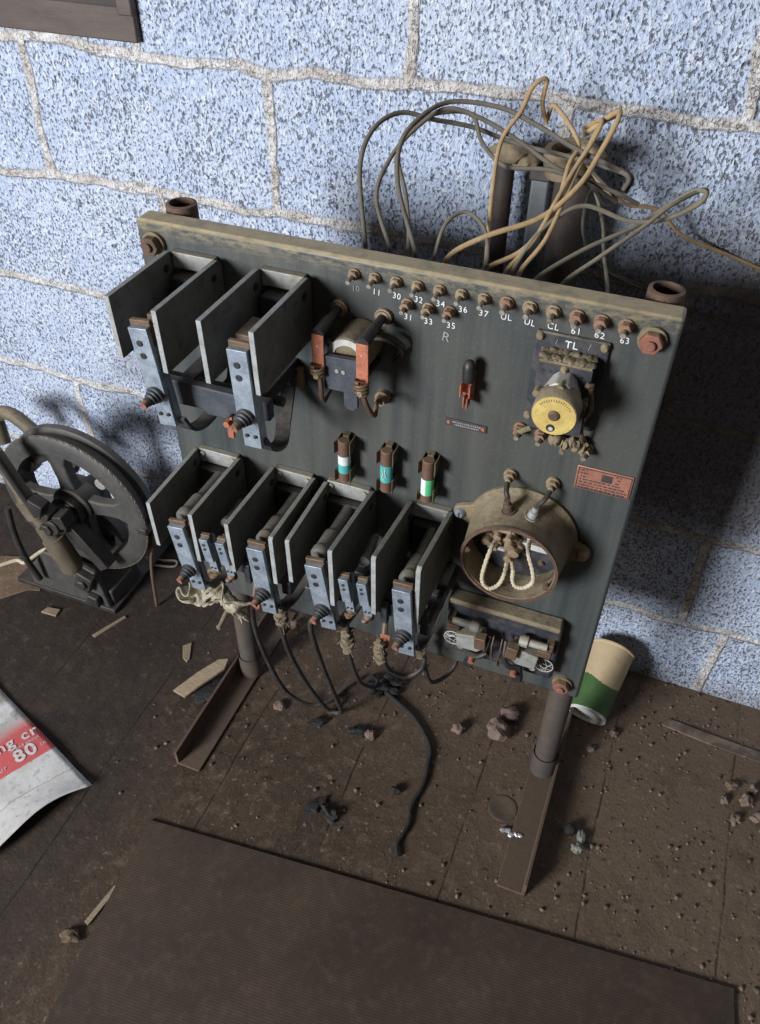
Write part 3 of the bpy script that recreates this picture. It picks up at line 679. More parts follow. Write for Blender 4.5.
# ------------------------------------------------------------------ relay with yellow dial
r = thing('timer_relay', 'dusty relay with a round yellow dial below its painted letters TL', 'relay', (.52, 0, .80))
m = MB(); m.bx(.481, .5575, 0, -.005, .752, .8615); bp = m.build('base_plate', 'tlplate', r, bevel=.0015)
for x, z in ((.486, .8565), (.5525, .8565), (.4855, .757)):
    k = MB(); k.lathe((x, -.005, z), (0, -1, 0), [(0, .0048), (.002, .0045), (.0045, .003), (.005, 0)], 12); k.build('plate_screw', 'dusty', bp)
text('painted_letters', 'TL', .0115, (.519, -.0055, .852), 'white', r, weight=.0001)
text('painted_mark', '/', .0105, (.5375, -.0055, .8535), 'chalk', r); text('painted_mark', '/', .0085, (.5035, -.0055, .853), 'chalk', r)
m = MB(); m.bx(.4915, .5475, -.005, -.031, .760, .842)
m.mi = 1
for x in (.498, .506, .529, .5375): m.cyl((x, -.031, .833), (x, -.0314, .833), .0016, seg=10)
m.build('relay_case', ['tlplate', 'black'], r, bevel=.0015)
m = MB()
m.bx(.4925, .5465, -.007, -.030, .840, .8445)
for i in range(26): m.blob((.4945 + (i % 13) * .0041, -.010 - .012 * (i // 13) - .002 * math.sin(i * 2.3), .8445), (.0050, .0070, .0012 + .0006 * (i % 3)), i, .5, 2)
m.build('dust_crust', 'dusty', r)
m = MB(); m.lathe((.5195, -.031, .838), (0, -1, 0), [(0, .0045), (.002, .004), (.005, .002), (.005, 0)], 10); m.build('case_screw', 'dusty', r)
m = MB(); o = [(-.0215, -.012), (-.0195, .004), (-.012, .020), (-.006, .0255), (.006, .0255), (.012, .020), (.0195, .004), (.0215, -.012)]
i_ = [(.013, -.012), (.012, .004), (.007, .013), (.003, .016), (-.003, .016), (-.007, .013), (-.012, .004), (-.013, -.012)]
m.prism([(.5215 + a, .811 + b) for a, b in o + i_], 'y', -.031, -.056); m.build('dial_bracket', 'whitemetal', r, bevel=.0012, label='pale metal arch behind the dial')
kn = MB(); c = V((.5225, -.048, .811)); kn.lathe(c, (0, -1, 0), [(0, 0), (0, .0225), (.003, .0238), (.026, .0238), (.0275, .0228), (.0275, 0)], 36); kb = kn.build('dial', 'dusty', r)
m = MB(); f = c + V((0, -.0275, 0)); m.lathe(f, (0, -1, 0), [(0, .0224), (.0007, .0222), (.0007, 0)], 36); m.mi = 1
for k in range(15):
    a = PI * (.2 + .6 * k / 14); q = f + V((math.cos(a) * .0185, -.0008, math.sin(a) * .0185)); m.box(q, (.0006, .0004, .0028), rotm('Y', -(a - PI / 2)))
m.build('dial_face', ['yellow', 'bronze'], kb, label='round yellowed dial face')
m = MB(); m.lathe(f + V((0, -.0006, .001)), (0, -1, 0), [(0, .0060), (.0015, .0058), (.003, .004), (.003, 0)], 18); m.build('dial_screw', 'bronze', kb)
m = MB(); m.cyl(f + V((-.0015, -.0005, -.0145)), f + V((-.0015, -.0014, -.0145)), .0044, seg=16); m.mi = 1; m.cyl(f + V((-.001, -.0014, -.0150)), f + V((-.001, -.0019, -.0150)), .0024, seg=10); m.build('dial_hole', ['black', 'whitemetal'], kb)
m = MB(); m.cyl((.522, -.05, .8345), (.522, -.062, .8345), .0036, seg=10); m.cyl((.4965, -.031, .810), (.4965, -.042, .810), .0042, seg=10); m.cyl((.546, -.031, .807), (.546, -.042, .807), .0042, seg=10); m.build('side_screws', 'dusty', r)
for x, z, mt in ((.479, .734, 'studrust'), (.504, .733, 'studrust'), (.556, .727, 'stud')):
    m = MB(); m.cyl((x, 0, z), (x, -.004, z), .0078, seg=14); m.hexa((x, -.004, z), (x, -.009, z), .0068); m.cyl((x, -.009, z), (x, -.010, z), .006, seg=12); m.hexa((x, -.010, z), (x, -.014, z), .006); t_ = m.build('terminal_nut', mt, r, bevel=.0005)
    k = MB(); k.cyl((x, -.012, z), (x, -.022, z - .001), .003, seg=8); k.build('terminal_post', 'post', t_)
m = MB()
for i in range(7): m.blob((.518 + i * .0055, -.012 - .004 * (i % 2), .737 + .003 * math.sin(i * 1.9)), (.0048, .007, .006), i + 20, .6, 2)
m.cyl((.531, -.012, .728), (.531, -.020, .727), .003, seg=8); m.cyl((.548, -.006, .742), (.556, -.010, .735), .004, seg=8); m.cyl((.480, -.012, .736), (.494, -.018, .750), .0032, seg=8)
m.build('dust_clumps', 'dusty', r)
m = MB(); m.tube([(.5475, -.034, .826), (.550, -.036, .822), (.553, -.034, .808), (.5535, -.03, .795), (.549, -.026, .782), (.547, -.022, .768), (.549, -.018, .752), (.551, -.013, .742)], .0024); m.blob((.5475, -.034, .827), (.005, .004, .004), 3, .6); m.build('lead_wire', 'bronze', r)

# ------------------------------------------------------------------ round housing
r = thing('resistor_housing', 'round dust covered open drum housing with looped cream wires inside', 'housing', (.50, 0, .58))
O = V((.5, 0, .580))
m = MB(); m.lathe(O, (0, -1, 0), [(0, .070), (.005, .0705), (.010, .066), (.014, .0645), (.062, .0595), (.066, .0602), (.068, .059), (.066, .0555), (.018, .060), (.016, .0)], 56); body = m.build('drum', 'dusty', r)
m = MB(); m.lathe(O + V((0, -.0655, 0)), (0, -1, 0), [(0, .0560), (.0, .0606), (.0028, .0602), (.0032, .0565)], 56, closed=True); m.build('drum_rim', 'rust', body, label='rusty red rim of the drum')
for sg, ang in ((1, -.02), (-1, .04)):
    m = MB(); x = O.x + sg * .079; z = O.z + (-.006 if sg > 0 else .012)
    m.prism([(O.x + sg * .060, z + .018), (x, z + .0105), (x + sg * .008, z + .006), (x + sg * .0095, z), (x + sg * .008, z - .006), (x, z - .0105), (O.x + sg * .060, z - .018)], 'y', 0, -.010)
    lg = m.build('mounting_lug', 'dusty', r, bevel=.002)
    k = MB(); k.lathe((x, -.010, z), (0, -1, 0), [(0, .0075), (.003, .007), (.006, .0045), (.006, 0)], 14)
    if sg < 0: k.mi = 1; k.box((x, -.0162, z), (.0012, .0012, .009))
    k.build('lug_screw', ['stud' if sg > 0 else 'galv', 'black'], lg)
m = MB(); m.lathe(O + V((0, -.016, 0)), (0, -1, 0), [(0, .0592), (.003, .0592), (.003, 0)], 40); m.build('inner_disc', 'tlplate', r)
m = MB(); m.bx(.464, .488, -.019, -.026, .560, .570); m.build('bus_bar', 'whitemetal', r, bevel=.0008)
m = MB(); m.bx(.504, .540, -.019, -.025, .574, .583); m.build('bus_bar', 'whitemetal', r, bevel=.0008)
m = MB(); m.bx(.462, .500, -.019, -.024, .612, .618); m.build('bus_bar', 'whitemetal', r, bevel=.0008)
m = MB()
for i, (x, z, s) in enumerate(((.464, .585, .0085), (.474, .596, .007), (.490, .585, .0095), (.499, .577, .010), (.496, .565, .008), (.478, .578, .007), (.492, .598, .006))):
    m.lathe((x, -.02, z), (.2 * math.sin(i), -1, -.2), [(0, s), (.010, s), (.012, s * .7), (.020, s * .7), (.022, 0)], 12)
m.cyl((.464, -.028, .599), (.492, -.030, .600), .004, seg=10); m.build('inner_bolts', 'stud', r)
m = MB(); m.lathe((.533, -.019, .553), (0, -1, 0), [(0, .004), (.004, .0035), (.005, 0)], 10); m.build('inner_screw', 'bronze', r)
loops = ([(.478, -.024, .590), (0.476, -0.03, 0.585), (0.474, -0.04, 0.572), (0.471, -0.048, 0.551), (0.470, -0.05, 0.530), (0.475, -0.05, 0.518), (0.482, -0.05, 0.516), (0.491, -0.046, 0.523), (0.495, -0.04, 0.537), (0.493, -0.034, 0.555), (.493, -.026, .566)],
         [(.498, -.026, .566), (0.499, -0.034, 0.558), (0.505, -0.04, 0.548), (0.507, -0.046, 0.538), (0.513, -0.05, 0.532), (0.524, -0.05, 0.535), (0.532, -0.05, 0.549), (0.528, -0.046, 0.565), (0.52, -0.04, 0.58), (0.515, -0.03, 0.591), (.514, -.022, .597)])
for L in loops:
    L = [(a, b - (.014 if b < -.035 else 0), c + (.0135 if b < -.035 else 0)) for a, b, c in L]
    m = MB(); P = smooth_path(L, 10); m.tube(P, lambda t: .0027 + .00045 * math.sin(t * 190), 8, 1); m.build('cream_wire', 'cotton', r, label='cream cotton covered wire loop')
for (bx, bz, y, sx, sz) in ((.486, .642, -.040, .476, .665), (.514, .641, -.038, .527, .668)):
    n = V((bx - O.x, 0, bz - O.z)).normalized(); q = V((bx, y, bz)) - n * .004
    m = MB(); m.lathe(q, n, [(0, .0085), (.004, .0085), (.004, .0062), (.012, .0058), (.013, .004), (.019, .004), (.0195, 0)], 14); bs = m.build('bushing', 'rust' if bx < .5 else 'galvdust', r)
    m = MB(); m.cyl((sx, 0, sz), (sx, -.005, sz), .0082, seg=16); m.hexa((sx, -.005, sz), (sx, -.011, sz), .0068); m.cyl((sx, -.011, sz), (sx, -.017, sz), .0034, seg=10); m.build('board_terminal', 'stud', r, bevel=.0006)
    m = MB(); e = q + n * .015
    m.tube([(sx, -.015, sz - .002), V((sx, -.020, sz - .004)).lerp(e, .3) + V((0, -.003, .002)), V((sx, -.018, sz)).lerp(e, .7), e], .0032, 8); m.build('link_wire', 'cable', r)
m = MB()
for a in (PI - .12, -.42): m.lathe(O + V((math.cos(a) * .0535, -.060, math.sin(a) * .0535)), (0, -1, 0), [(0, .0045), (.006, .0045), (.007, 0)], 12)
m.build('rim_tabs', 'rust', r)

# ------------------------------------------------------------------ double relay at the bottom
r = thing('double_relay', 'low rectangular relay base with two mirrored switch blocks below the drum housing', 'relay', (.50, 0, .38))
m = MB(); m.bx(.419, .5785, 0, -.022, .335, .440); m.build('base_block', 'tlplate', r, bevel=.005)
m = MB(); m.bx(.421, .5765, 0, -.0245, .436, .4445); m.build('dusty_ledge', 'dusty', r, bevel=.003)
for sg in (-1, 1):
    cx = .4985; X = lambda d: cx + sg * d
    m = MB(); m.lathe((X(.066), -.036, .418), (-sg, 0, 0), [(0, 0), (0, .0055), (.026, .0055), (.026, .0085), (.034, .0085), (.038, .006), (.038, 0)], 16); m.build('pivot_roller', 'galvdust', r)
    m = MB(); m.box((X(.064), -.030, .404), (.018, .018, .012)); m.box((X(.069), -.026, .412), (.010, .02, .020)); m.build('end_bracket', 'bronze', r, bevel=.001)
    m = MB(); m.prism([(X(.058), .400), (X(.020), .408), (X(.018), .384), (X(.026), .374), (X(.056), .374)], 'y', -.022, -.044); m.build('switch_block', 'galvdust', r, bevel=.0015)
    m = MB(); m.box((X(.022), -.046, .403), (.016, .014, .022), rotm('Y', sg * .08)); m.build('contact_block', 'bronze', r, bevel=.0012)
    m = MB(); m.tube([(X(.006), -.04, .415), (X(.006), -.046, .396), (X(.004), -.044, .372), (X(.006), -.04, .356)], .002, flat=(.003, .0008), flatdir=(0, 1, 0)); m.build('leaf_spring', 'bronze', r)
    m = MB(); m.tube([(X(.011), -.04, .412), (X(.013), -.05, .393), (X(.018), -.05, .376)], .0026); m.tube([(X(.036), -.046, .370), (X(.022), -.052, .376), (X(.010), -.05, .388)], .004); m.build('armature_rod', 'machblack', r)
    m = MB(); m.cyl((X(.030), -.048, .368), (X(.030), -.058, .366), .0045, seg=10); m.build('contact_screw', 'copper', r)
    m = MB(); m.box((X(.034), -.044, .356), (.014, .012, .026), rotm('Y', -sg * .2)); m.build('lower_block', 'black', r, bevel=.002)
    m = MB(); q = V((X(.066), -.026, .368)); m.torus(q, (0, -1, 0), .0128, .0008, 28, 6)
    rg = random.Random(5 + sg)
    for k in range(7):
        a = rg.uniform(0, 2 * PI); b_ = a + rg.uniform(1.6, 3.2); m.tube([q + V((math.cos(a) * .0128, 0, math.sin(a) * .0128)), q + V((math.cos((a + b_) / 2) * .004, -.001, math.sin((a + b_) / 2) * .004)), q + V((math.cos(b_) * .0128, 0, math.sin(b_) * .0128))], .0004, 4, 3)
    m.build('wire_ring', 'whitemetal', r, label='pale wire ring')
    m = MB(); m.cyl((q.x, -.022, q.z), (q.x, -.0245, q.z), .0118, seg=20); m.build('ring_backing', 'black', r)
    m = MB(); m.torus((X(.052), -.035, .3655), (0, -1, 0), .0035, .0013, 16, 6); m.cyl((X(.056), -.033, .371), (X(.044), -.036, .377), .0025, seg=8); m.build('eyelet', 'galvdust', r)

# ------------------------------------------------------------------ machine with wheel at the left
gv = thing('speed_governor', 'old black machine with a spoked rope wheel on the floor left of the panel', 'machine', (-.37, .16, 0))
C0 = V((-.346, .10, .252))
m = MB(); R_ = .156
m.lathe(C0, (0, 1, 0), [(0, .121), (0, .150), (.003, R_), (.009, R_), (.015, .147), (.028, .147), (.034, R_), (.046, R_), (.046, .121)], 72, closed=True)
m.build('wheel_rim', 'greypaint', gv)
m = MB(); R1 = .124; r0 = .032
for k in range(4):
    a = PI / 2 * k + .14
    pts = []
    for t, hw in ((r0 - .006, .020), (.06, .0145), (.095, .0165), (R1, .032)):
        pts.append((t, hw))
    def W2(t, s): return (C0.x + math.cos(a) * t - math.sin(a) * s, C0.z + math.sin(a) * t + math.cos(a) * s)
    m.prism([W2(t, h) for t, h in pts] + [W2(t, -h) for t, h in reversed(pts)], 'y', .106, .128)
m.lathe((C0.x, .098, C0.z), (0, 1, 0), [(0, 0), (0, .042), (.04, .042), (.04, 0)], 32)
m.build('wheel_spokes', 'greypaint', gv, bevel=.003)
rp = MB()
for st in range(3):
    pts = []
    for k in range(241):
        a = 2 * PI * k / 240; tw = a * 55 + st * 2 * PI / 3
        rr = R_ - .0005 + .0016 * math.cos(tw); yy = .1055 + .0016 * math.sin(tw)
        pts.append((C0.x + rr * math.cos(a), yy, C0.z + rr * math.sin(a)))
    rp.tube(pts, .0015, 5, 1)
rp.build('wheel_rope', 'rope', gv)
m = MB(); m.lathe((C0.x, .036, C0.z), (0, 1, 0), [(0, 0), (0, .016), (.012, .016), (.012, .024), (.045, .024), (.045, .034), (.07, .034), (.15, .020), (.16, 0)], 20)
m.box((C0.x - .018, .052, C0.z + .026), (.034, .03, .022), rotm('Y', .5)); m.box((C0.x + .018, .056, C0.z + .014), (.022, .03, .028), rotm('Y', -.3)); m.hexa((C0.x - .01, .03, C0.z - .004), (C0.x - .01, .05, C0.z - .004), .014)
m.box((C0.x + .035, .075, C0.z - .05), (.026, .03, .13), rotm('Y', -.62)); m.build('hub', 'machblack', gv, bevel=.002)
m = MB(); m.bx(-.535, -.292, .072, .30, 0, .012); m.build('base_plate', 'machblack', gv, bevel=.002)
m = MB(); m.prism([(-.492, .012), (-.492, .055), (-.435, .125), (-.36, .122), (-.318, .108), (-.302, .012)], 'y', .074, .086)
m.prism([(-.42, .012), (-.395, .26), (-.325, .26), (-.30, .012)], 'y', .158, .18); m.bx(-.46, -.30, .086, .16, .012, .05)
m.build('pedestal', 'greypaint', gv, bevel=.003)
m = MB(); m.box((-.338, .066, .088), (.036, .018, .046), rotm('Y', .4)); m.hexa((-.338, .06, .088), (-.338, .05, .088), .012); m.prism([(-.352, .02), (-.34, .05), (-.318, .045), (-.318, .02)], 'y', .060, .074); m.build('pedestal_bolt_block', 'machblack', gv, bevel=.003)
# lever assembly running down across the wheel
m = MB(); A = V((-.432, .045, .42)); B = V((-.334, .045, .152)); d = (B - A).normalized(); L = (B - A).length
m.lathe(A, d, [(-.06, 0), (-.06, .009), (.02, .009), (.02, .013), (.10, .013), (.125, .016), (.125, .021), (.16, .021), (.16, .014), (.185, .014), (.185, .018), (.215, .018), (.215, .0215), (L, .0215), (L + .01, .016), (L + .012, 0)], 20); m.build('lever_rod', 'olive', gv)
m = MB(); A2 = A + V((.018, -.012, -.01)); m.cyl(A2, A2 + d * .14, .006, seg=12); m.box(A + d * .135 + V((.022, -.004, .006)), (.03, .024, .03), rotm('Y', .4)); m.build('lever_clamp', 'machblack', gv, bevel=.002)
m = MB(); m.tube([(-.46, .055, .25), (-.462, .05, .19), (-.458, .05, .125), (-.452, .06, .055)], .0065, 10); m.build('stay_rod', 'machblack', gv)
m = MB(); m.box((-.468, .145, .30), (.046, .03, .034), rotm('Y', .5)); m.box((-.43, .150, .322), (.05, .03, .03), rotm('Y', -.6)); m.build('rear_jaw', 'machblack', gv, bevel=.003)
m = MB()
pts = []
for k in range(15):
    a = -1.1 + 2.5 * k / 14; pts.append((-.338 + .045 * math.cos(a), .148, .155 + .05 * math.sin(a)))
m.tube(pts, .008, 8, 2, flat=(.012, .009), flatdir=(0, 1, 0)); m.box((-.345, .146, .155), (.06, .012, .05), rotm('Y', .5)); m.build('brake_shoe', 'greypaint', gv, bevel=.002)
m = MB(); m.box((-.265, .14, .305), (.06, .02, .02), rotm('Y', .7)); m.cyl((-.285, .13, .31), (-.285, .12, .31), .012, seg=12); m.cyl((-.30, .135, .325), (-.25, .135, .285), .006, seg=10); m.build('flyweight', 'galvdust', gv, bevel=.002)
m = MB(); m.tube([(-.62, .20, .315), (-.56, .20, .345), (-.53, .20, .345), (-.505, .20, .328), (-.46, .20, .29), (-.40, .18, .262)], .014, 12); m.cyl((-.575, .19, .325), (-.56, .175, .285), .018, seg=14); m.build('operating_lever', 'olive', gv)
m = MB(); m.tube([(-.187, .122, .236), (-.196, .122, .20), (-.215, .122, .12), (-.226, .122, .0035)], .0034, 8); m.build('pull_rod', 'rust', gv)
m = MB(); m.box((-.196, .118, .242), (.02, .04, .014)); m.build('rod_guide', 'machblack', gv, bevel=.002)

# bent wire by the wheel
m = MB(); m.tube([(-.345, .19, .005), (-.342, .225, .006), (-.330, .242, .006), (-.317, .236, .008), (-.302, .220, .010), (-.317, .224, .014), (-.285, .236, .006), (-.258, .246, .005), (-.249, .237, .005), (-.255, .228, .005), (-.285, .219, .005), (-.303, .211, .006)], .0026, 8)
tag(recentre(m.build('bent_wire', 'wiregrey')), 'bent stiff wire loop on the floor between the wheel machine and the panel', 'wire')
m = MB(); m.tube([(-.66, .02, .004), (-.60, .094, .004), (-.575, .12, .005), (-.555, .12, .006), (-.53, .155, .02), (-.50, .16, .03)], .0042, 8)
tag(recentre(m.build('cord', 'cotton')), 'pale cord on the floor left of the wheel machine', 'cord')

# ------------------------------------------------------------------ paper cup
cu = thing('paper_cup', 'cream and green paper cup lying on its side against the wall behind the panel', 'cup', (.654, .23, 0))
N0 = V((.647, .164, .0330)); F0 = V((.6620, .288, .079)); ax = (F0 - N0).normalized(); L = (F0 - N0).length
r0, r1 = .0330, .0395
def cup_r(t): return r0 + (r1 - r0) * t
m = MB(); prof = [(t * L, cup_r(t)) for t in [k / 70 for k in range(71)]] + [(L + .001, r1 + .002), (L - .002, r1 + .0022), (L - .003, r1 - .001)] + [(t * L, cup_r(t) - .0012) for t in (.9, .5, .08)] + [(.08 * L, 0)]
u, v, d = frame_of(ax)
m.lathe(N0, ax, prof, 96)
m.bm.faces.ensure_lookup_table(); m.bm.normal_update()
for f in m.bm.faces:
    c = f.calc_center_median() - N0; t = c.dot(ax) / L; a = math.atan2(c.dot(v), c.dot(u))
    if t < .46 + .05 * math.sin(a * 2 + .6) and (c - ax * c.dot(ax)).length > r0 * .96: f.material_index = 1
m.build('cup_wall', ['cupcream', 'cupgreen'], cu)
m = MB(); m.lathe(N0, ax, [(-.001, r0), (.007, r0 - .001), (.006, 0)], 40); m.lathe(N0, ax, [(-.001, r0 - .0012), (-.0015, r0 + .0006), (.004, r0 + .001), (.004, r0 - .0012)], 40, closed=True); m.build('cup_base', 'cupwhite', cu)

# ------------------------------------------------------------------ printed sheet, mat
ry = math.radians(62.3)
fl = thing('printed_sheet', 'worn white sheet with a red printed band lying on the floor at the left edge', 'paper', (-.100, -.268, .001)); fl.rotation_euler = (0, 0, ry)
def sheet_z(x, y):
    e = max(0.0, 1 - (y / .07)); t = min(1, max(0, (-x) / .09))
    return .0015 + .024 * (e ** 2) * (.35 + .65 * math.sin(min(1.0, -x / .17) * PI / 1.15)) + .003 * (1 + math.sin(-x * 14 + .5)) * math.sin(y * 11 + .3) ** 2 + .001
bm = bmesh.new(); nx, ny = 40, 40; grid = []
for i in range(nx + 1):
    row = []
    for j in range(ny + 1):
        tx = -.42 * i / nx; ty = .36 * j / ny
        x = tx - .13 * ty; y = ty - .008 * math.sin(tx * 26) - .05 * tx * tx
        row.append(bm.verts.new((x, y, sheet_z(x, ty))))
    grid.append(row)
for i in range(nx):
    for j in range(ny): bm.faces.new((grid[i][j], grid[i][j + 1], grid[i + 1][j + 1], grid[i + 1][j]))
bmesh.ops.recalc_face_normals(bm, faces=bm.faces)
me = bpy.data.meshes.new('sheet'); bm.to_mesh(me); bm.free(); me.materials.append(M['flyer'])
for p in me.polygons: p.use_smooth = True
so = bpy.data.objects.new('sheet', me); COL.objects.link(so); so.parent = fl
sd = so.modifiers.new('thick', 'SOLIDIFY'); sd.thickness = .0006; sd.offset = 0
M['print'] = mat('print_white', (.72, .70, .70), (.52, .45, .44), 120, .7, 0, 0)
def flyer_text(s, size, x, y, wgt=0.0):
    o = text('printed_text', s, size, (0, 0, 0), 'print', None, plane='xy', thick=.0001, weight=wgt)
    for v in o.data.vertices:
        X = v.co.x + x + .008; Y = v.co.y + y + .005; TX = X + .13 * Y; TY = Y + .008 * math.sin(TX * 26) + .05 * TX * TX
        v.co = (X, Y, sheet_z(TX, TY) + .0016 + v.co.z)
    o.parent = fl
flyer_text('ng cr', .031, -.069, .165, .0006); flyer_text('80', .036, -.068, .129, .001); flyer_text('in', .012, -.036, .128); flyer_text('our', .014, -.115, .122)
flyer_text('in and about', .009, -.062, .1475)

mt = thing('floor_mat', 'ribbed brown rubber mat lying on the floor in front of the panel', 'mat', (.019, -.281, 0)); mt.rotation_euler = (0, 0, math.radians(5.6))
m = MB(); m.bx(0, .917, -.95, 0, 0, .005); o = m.build('mat_sheet', 'rubber', None, bevel=.0015); o.parent = mt

# ------------------------------------------------------------------ wires behind the board
WIRES = {
'darkA':[(0.260,0.070,0.879),(0.241,0.100,0.955),(0.241,0.140,0.987),(0.259,0.180,0.996),(0.293,0.200,0.987),(0.335,0.220,0.978),(0.387,0.230,0.963),(0.442,0.220,0.961),(0.489,0.210,0.959),(0.523,0.200,0.955),(0.520,0.210,0.935)],
'darkB':[(0.291,0.070,0.880),(0.265,0.090,0.931),(0.265,0.130,0.960),(0.280,0.160,0.983),(0.309,0.190,1.003),(0.349,0.200,0.995),(0.400,0.200,0.974),(0.440,0.190,0.958),(0.474,0.200,0.945),(0.514,0.200,0.935),(0.540,0.210,0.922)],
'darkC':[(0.321,0.070,0.883),(0.291,0.090,0.947),(0.282,0.120,0.984),(0.293,0.160,1.003),(0.315,0.200,1.009),(0.368,0.210,1.006),(0.408,0.210,0.994),(0.456,0.200,0.978),(0.502,0.200,0.963),(0.526,0.210,0.951),(0.522,0.220,0.930)],
'darkD':[(0.308,0.080,0.876),(0.301,0.100,0.901),(0.289,0.120,0.930),(0.272,0.140,0.964),(0.280,0.170,0.989),(0.300,0.210,0.993),(0.333,0.220,0.991),(0.353,0.200,0.969),(0.386,0.190,0.950),(0.437,0.190,0.953),(0.483,0.190,0.943),(0.515,0.210,0.921)],
'darkE':[(0.343,0.070,0.880),(0.347,0.090,0.913),(0.363,0.110,0.923),(0.388,0.100,0.915),(0.401,0.080,0.897),(.404,.062,.872)],
'tanF':[(0.403,0.070,0.880),(0.385,0.140,0.931),(0.377,0.190,0.975),(0.392,0.210,1.005),(0.400,0.220,1.029),(0.412,0.230,1.035),(0.409,0.240,1.008),(0.415,0.250,0.983)],
'tanG':[(0.359,0.070,0.886),(0.394,0.090,0.908),(0.446,0.120,0.926),(0.477,0.150,0.954),(0.490,0.180,0.981),(0.501,0.200,1.015),(0.492,0.220,1.011),(0.461,0.240,0.979)],
'tanH':[(0.426,0.070,0.881),(0.447,0.100,0.910),(0.459,0.140,0.943),(0.468,0.180,0.966),(0.477,0.200,0.985),(0.481,0.220,1.003),(0.458,0.250,0.983)],
'tanI':[(0.400,0.070,0.878),(0.437,0.090,0.900),(0.458,0.130,0.928),(0.459,0.180,0.965),(0.461,0.210,0.980),(0.424,0.240,1.006),(0.413,0.260,0.985)],
'tanJ':[(0.441,0.070,0.883),(0.459,0.100,0.912),(0.466,0.150,0.943),(0.472,0.190,0.970),(0.480,0.220,0.997),(0.493,0.240,1.004)],
'greyK':[(0.432,0.070,0.880),(0.446,0.100,0.911),(0.467,0.130,0.929),(0.491,0.150,0.935),(0.535,0.160,0.922),(0.570,0.170,0.924),(0.602,0.180,0.941),(0.609,0.190,0.952),(0.595,0.200,0.949),(0.570,0.200,0.927),(0.545,0.170,0.913),(0.498,0.120,0.898),(0.459,0.070,0.878)],
'greyL':[(0.489,0.070,0.879),(0.519,0.100,0.902),(0.553,0.140,0.924),(0.577,0.170,0.942),(0.601,0.200,0.950),(0.609,0.200,0.951),(0.606,0.200,0.940),(0.579,0.190,0.921)],
'tanM':[(0.469,0.240,0.950),(0.497,0.240,0.922),(0.525,0.250,0.905),(0.560,0.270,0.896),(0.595,0.290,0.862),(0.655,0.314,0.837),(0.706,0.317,0.822),(.80,.318,.796)],
'tanN':[(0.464,0.250,0.949),(0.486,0.240,0.917),(0.506,0.200,0.896),(0.518,0.150,0.885),(0.536,0.080,0.876)],
'greyO':[(0.473,0.240,0.944),(0.513,0.220,0.921),(0.504,0.200,0.920),(0.487,0.190,0.938),(0.486,0.190,0.890),(0.507,0.250,0.822),(0.561,0.300,0.779)],
'wallP':[(0.515,0.290,0.798),(0.561,0.308,0.779),(0.605,0.318,0.755),(0.664,0.3185,0.749),(0.733,0.3185,0.749),(.85,.3185,.76)],
}
WL = {
'darkA': ('dark wire looping furthest left above the panel before crossing to the right', 'wiredark', .0036),
'darkB': ('dark wire rising second from the left behind the panel top edge', 'wiredark', .0034),
'darkC': ('dark wire making the highest arch above the panel top edge', 'wiredark', .0036),
'darkD': ('dark wire dipping low across the front of the iron pipe in the bundle', 'wiredark', .0033),
'darkE': ('short dark wire making a low hoop just above the panel top edge', 'wiredark', .0030),
'tanF': ('tan wire bent into the tallest sharp peak beside the iron pipe', 'wiretan', .0034),
'tanG': ('pale tan wire sweeping from the panel top edge up to the right hand peak', 'wiretan', .0040),
'tanH': ('tan wire in the middle of the bundle folded into a narrow peak', 'wiretan', .0034),
'tanI': ('tan wire leaning over the dusty plugs of the two wall pipes', 'wiretan', .0034),
'tanJ': ('tan wire running up the right side of the bundle to the wide pipe', 'wiretan', .0034),
'greyK': ('dusty grey wire with a long hairpin loop reaching furthest right', 'wiregrey', .0034),
'greyL': ('dusty grey wire crossing below the hairpin loop to the panel right half', 'wiregrey', .0032),
'tanM': ('long tan wire running out along the wall to the right edge', 'wiretan', .0032),
'tanN': ('tan wire dropping from the wide pipe down behind the panel', 'wiregrey', .0028),
'greyO': ('dark wire hanging behind the bundle down the face of the wall', 'wiredark', .0028),
'wallP': ('thin dark wire running along the wall behind the right pipe leg', 'wiredark', .0026),
}
for k, pts in WIRES.items():
    lab, mt_, rr = WL[k]
    p = list(pts)
    if p[0][1] <= .081: p = [(p[0][0], .058, .80), (p[0][0], .060, .855)] + p       # carry on down the back of the board
    if p[-1][1] <= .081 and k not in ('darkE',): p = p + [(p[-1][0], .060, .855), (p[-1][0], .058, .80)]
    m = MB(); m.tube(p, rr * .76, 10, 8)
    tag(recentre(m.build('wire', mt_)), lab, 'wire', 'loose wires above the panel')

# pipes at the wall
def pipe_thing(name, label, cat, x, y, r, top, mt_, inner):
    t = thing(name, label, cat, (x, y, 0))
    m = MB(); m.lathe((x, y, 0), (0, 0, 1), [(0, 0), (0, r), (top, r), (top, inner), (top - .08, inner), (top - .08, 0)], 24); m.build('tube', mt_, t)
    return t
t = pipe_thing('iron_pipe', 'slim dark iron pipe against the wall, leftmost of the upright pipes', 'pipe', .367, .27, .0125, .93, 'ironpipe', .009)
m = MB(); m.blob((.376, .264, .942), (.024, .018, .013), 4, .45, 3); m.blob((.394, .262, .934), (.016, .014, .012), 7, .4, 3); m.build('dusty_plug', 'plug', t)
t = thing('conduit', 'flat grey metal conduit between the iron pipe and the wide pipe', 'conduit', (.411, .29, 0))
m = MB(); m.prism([(.400, .281), (.422, .281), (.4235, .29), (.422, .298), (.400, .298), (.3985, .29)], 'z', 0, .925); m.build('channel', 'conduit', t, bevel=.002)
m = MB(); m.bx(.397, .425, .278, .302, .905, .935); m.build('end_bushing', 'ironpipe', t, bevel=.003)
t = pipe_thing('wide_pipe', 'wide rust black pipe with a dusty open mouth holding the wire bundle', 'pipe', .457, .255, .0235, .935, 'ironpipe', .019)
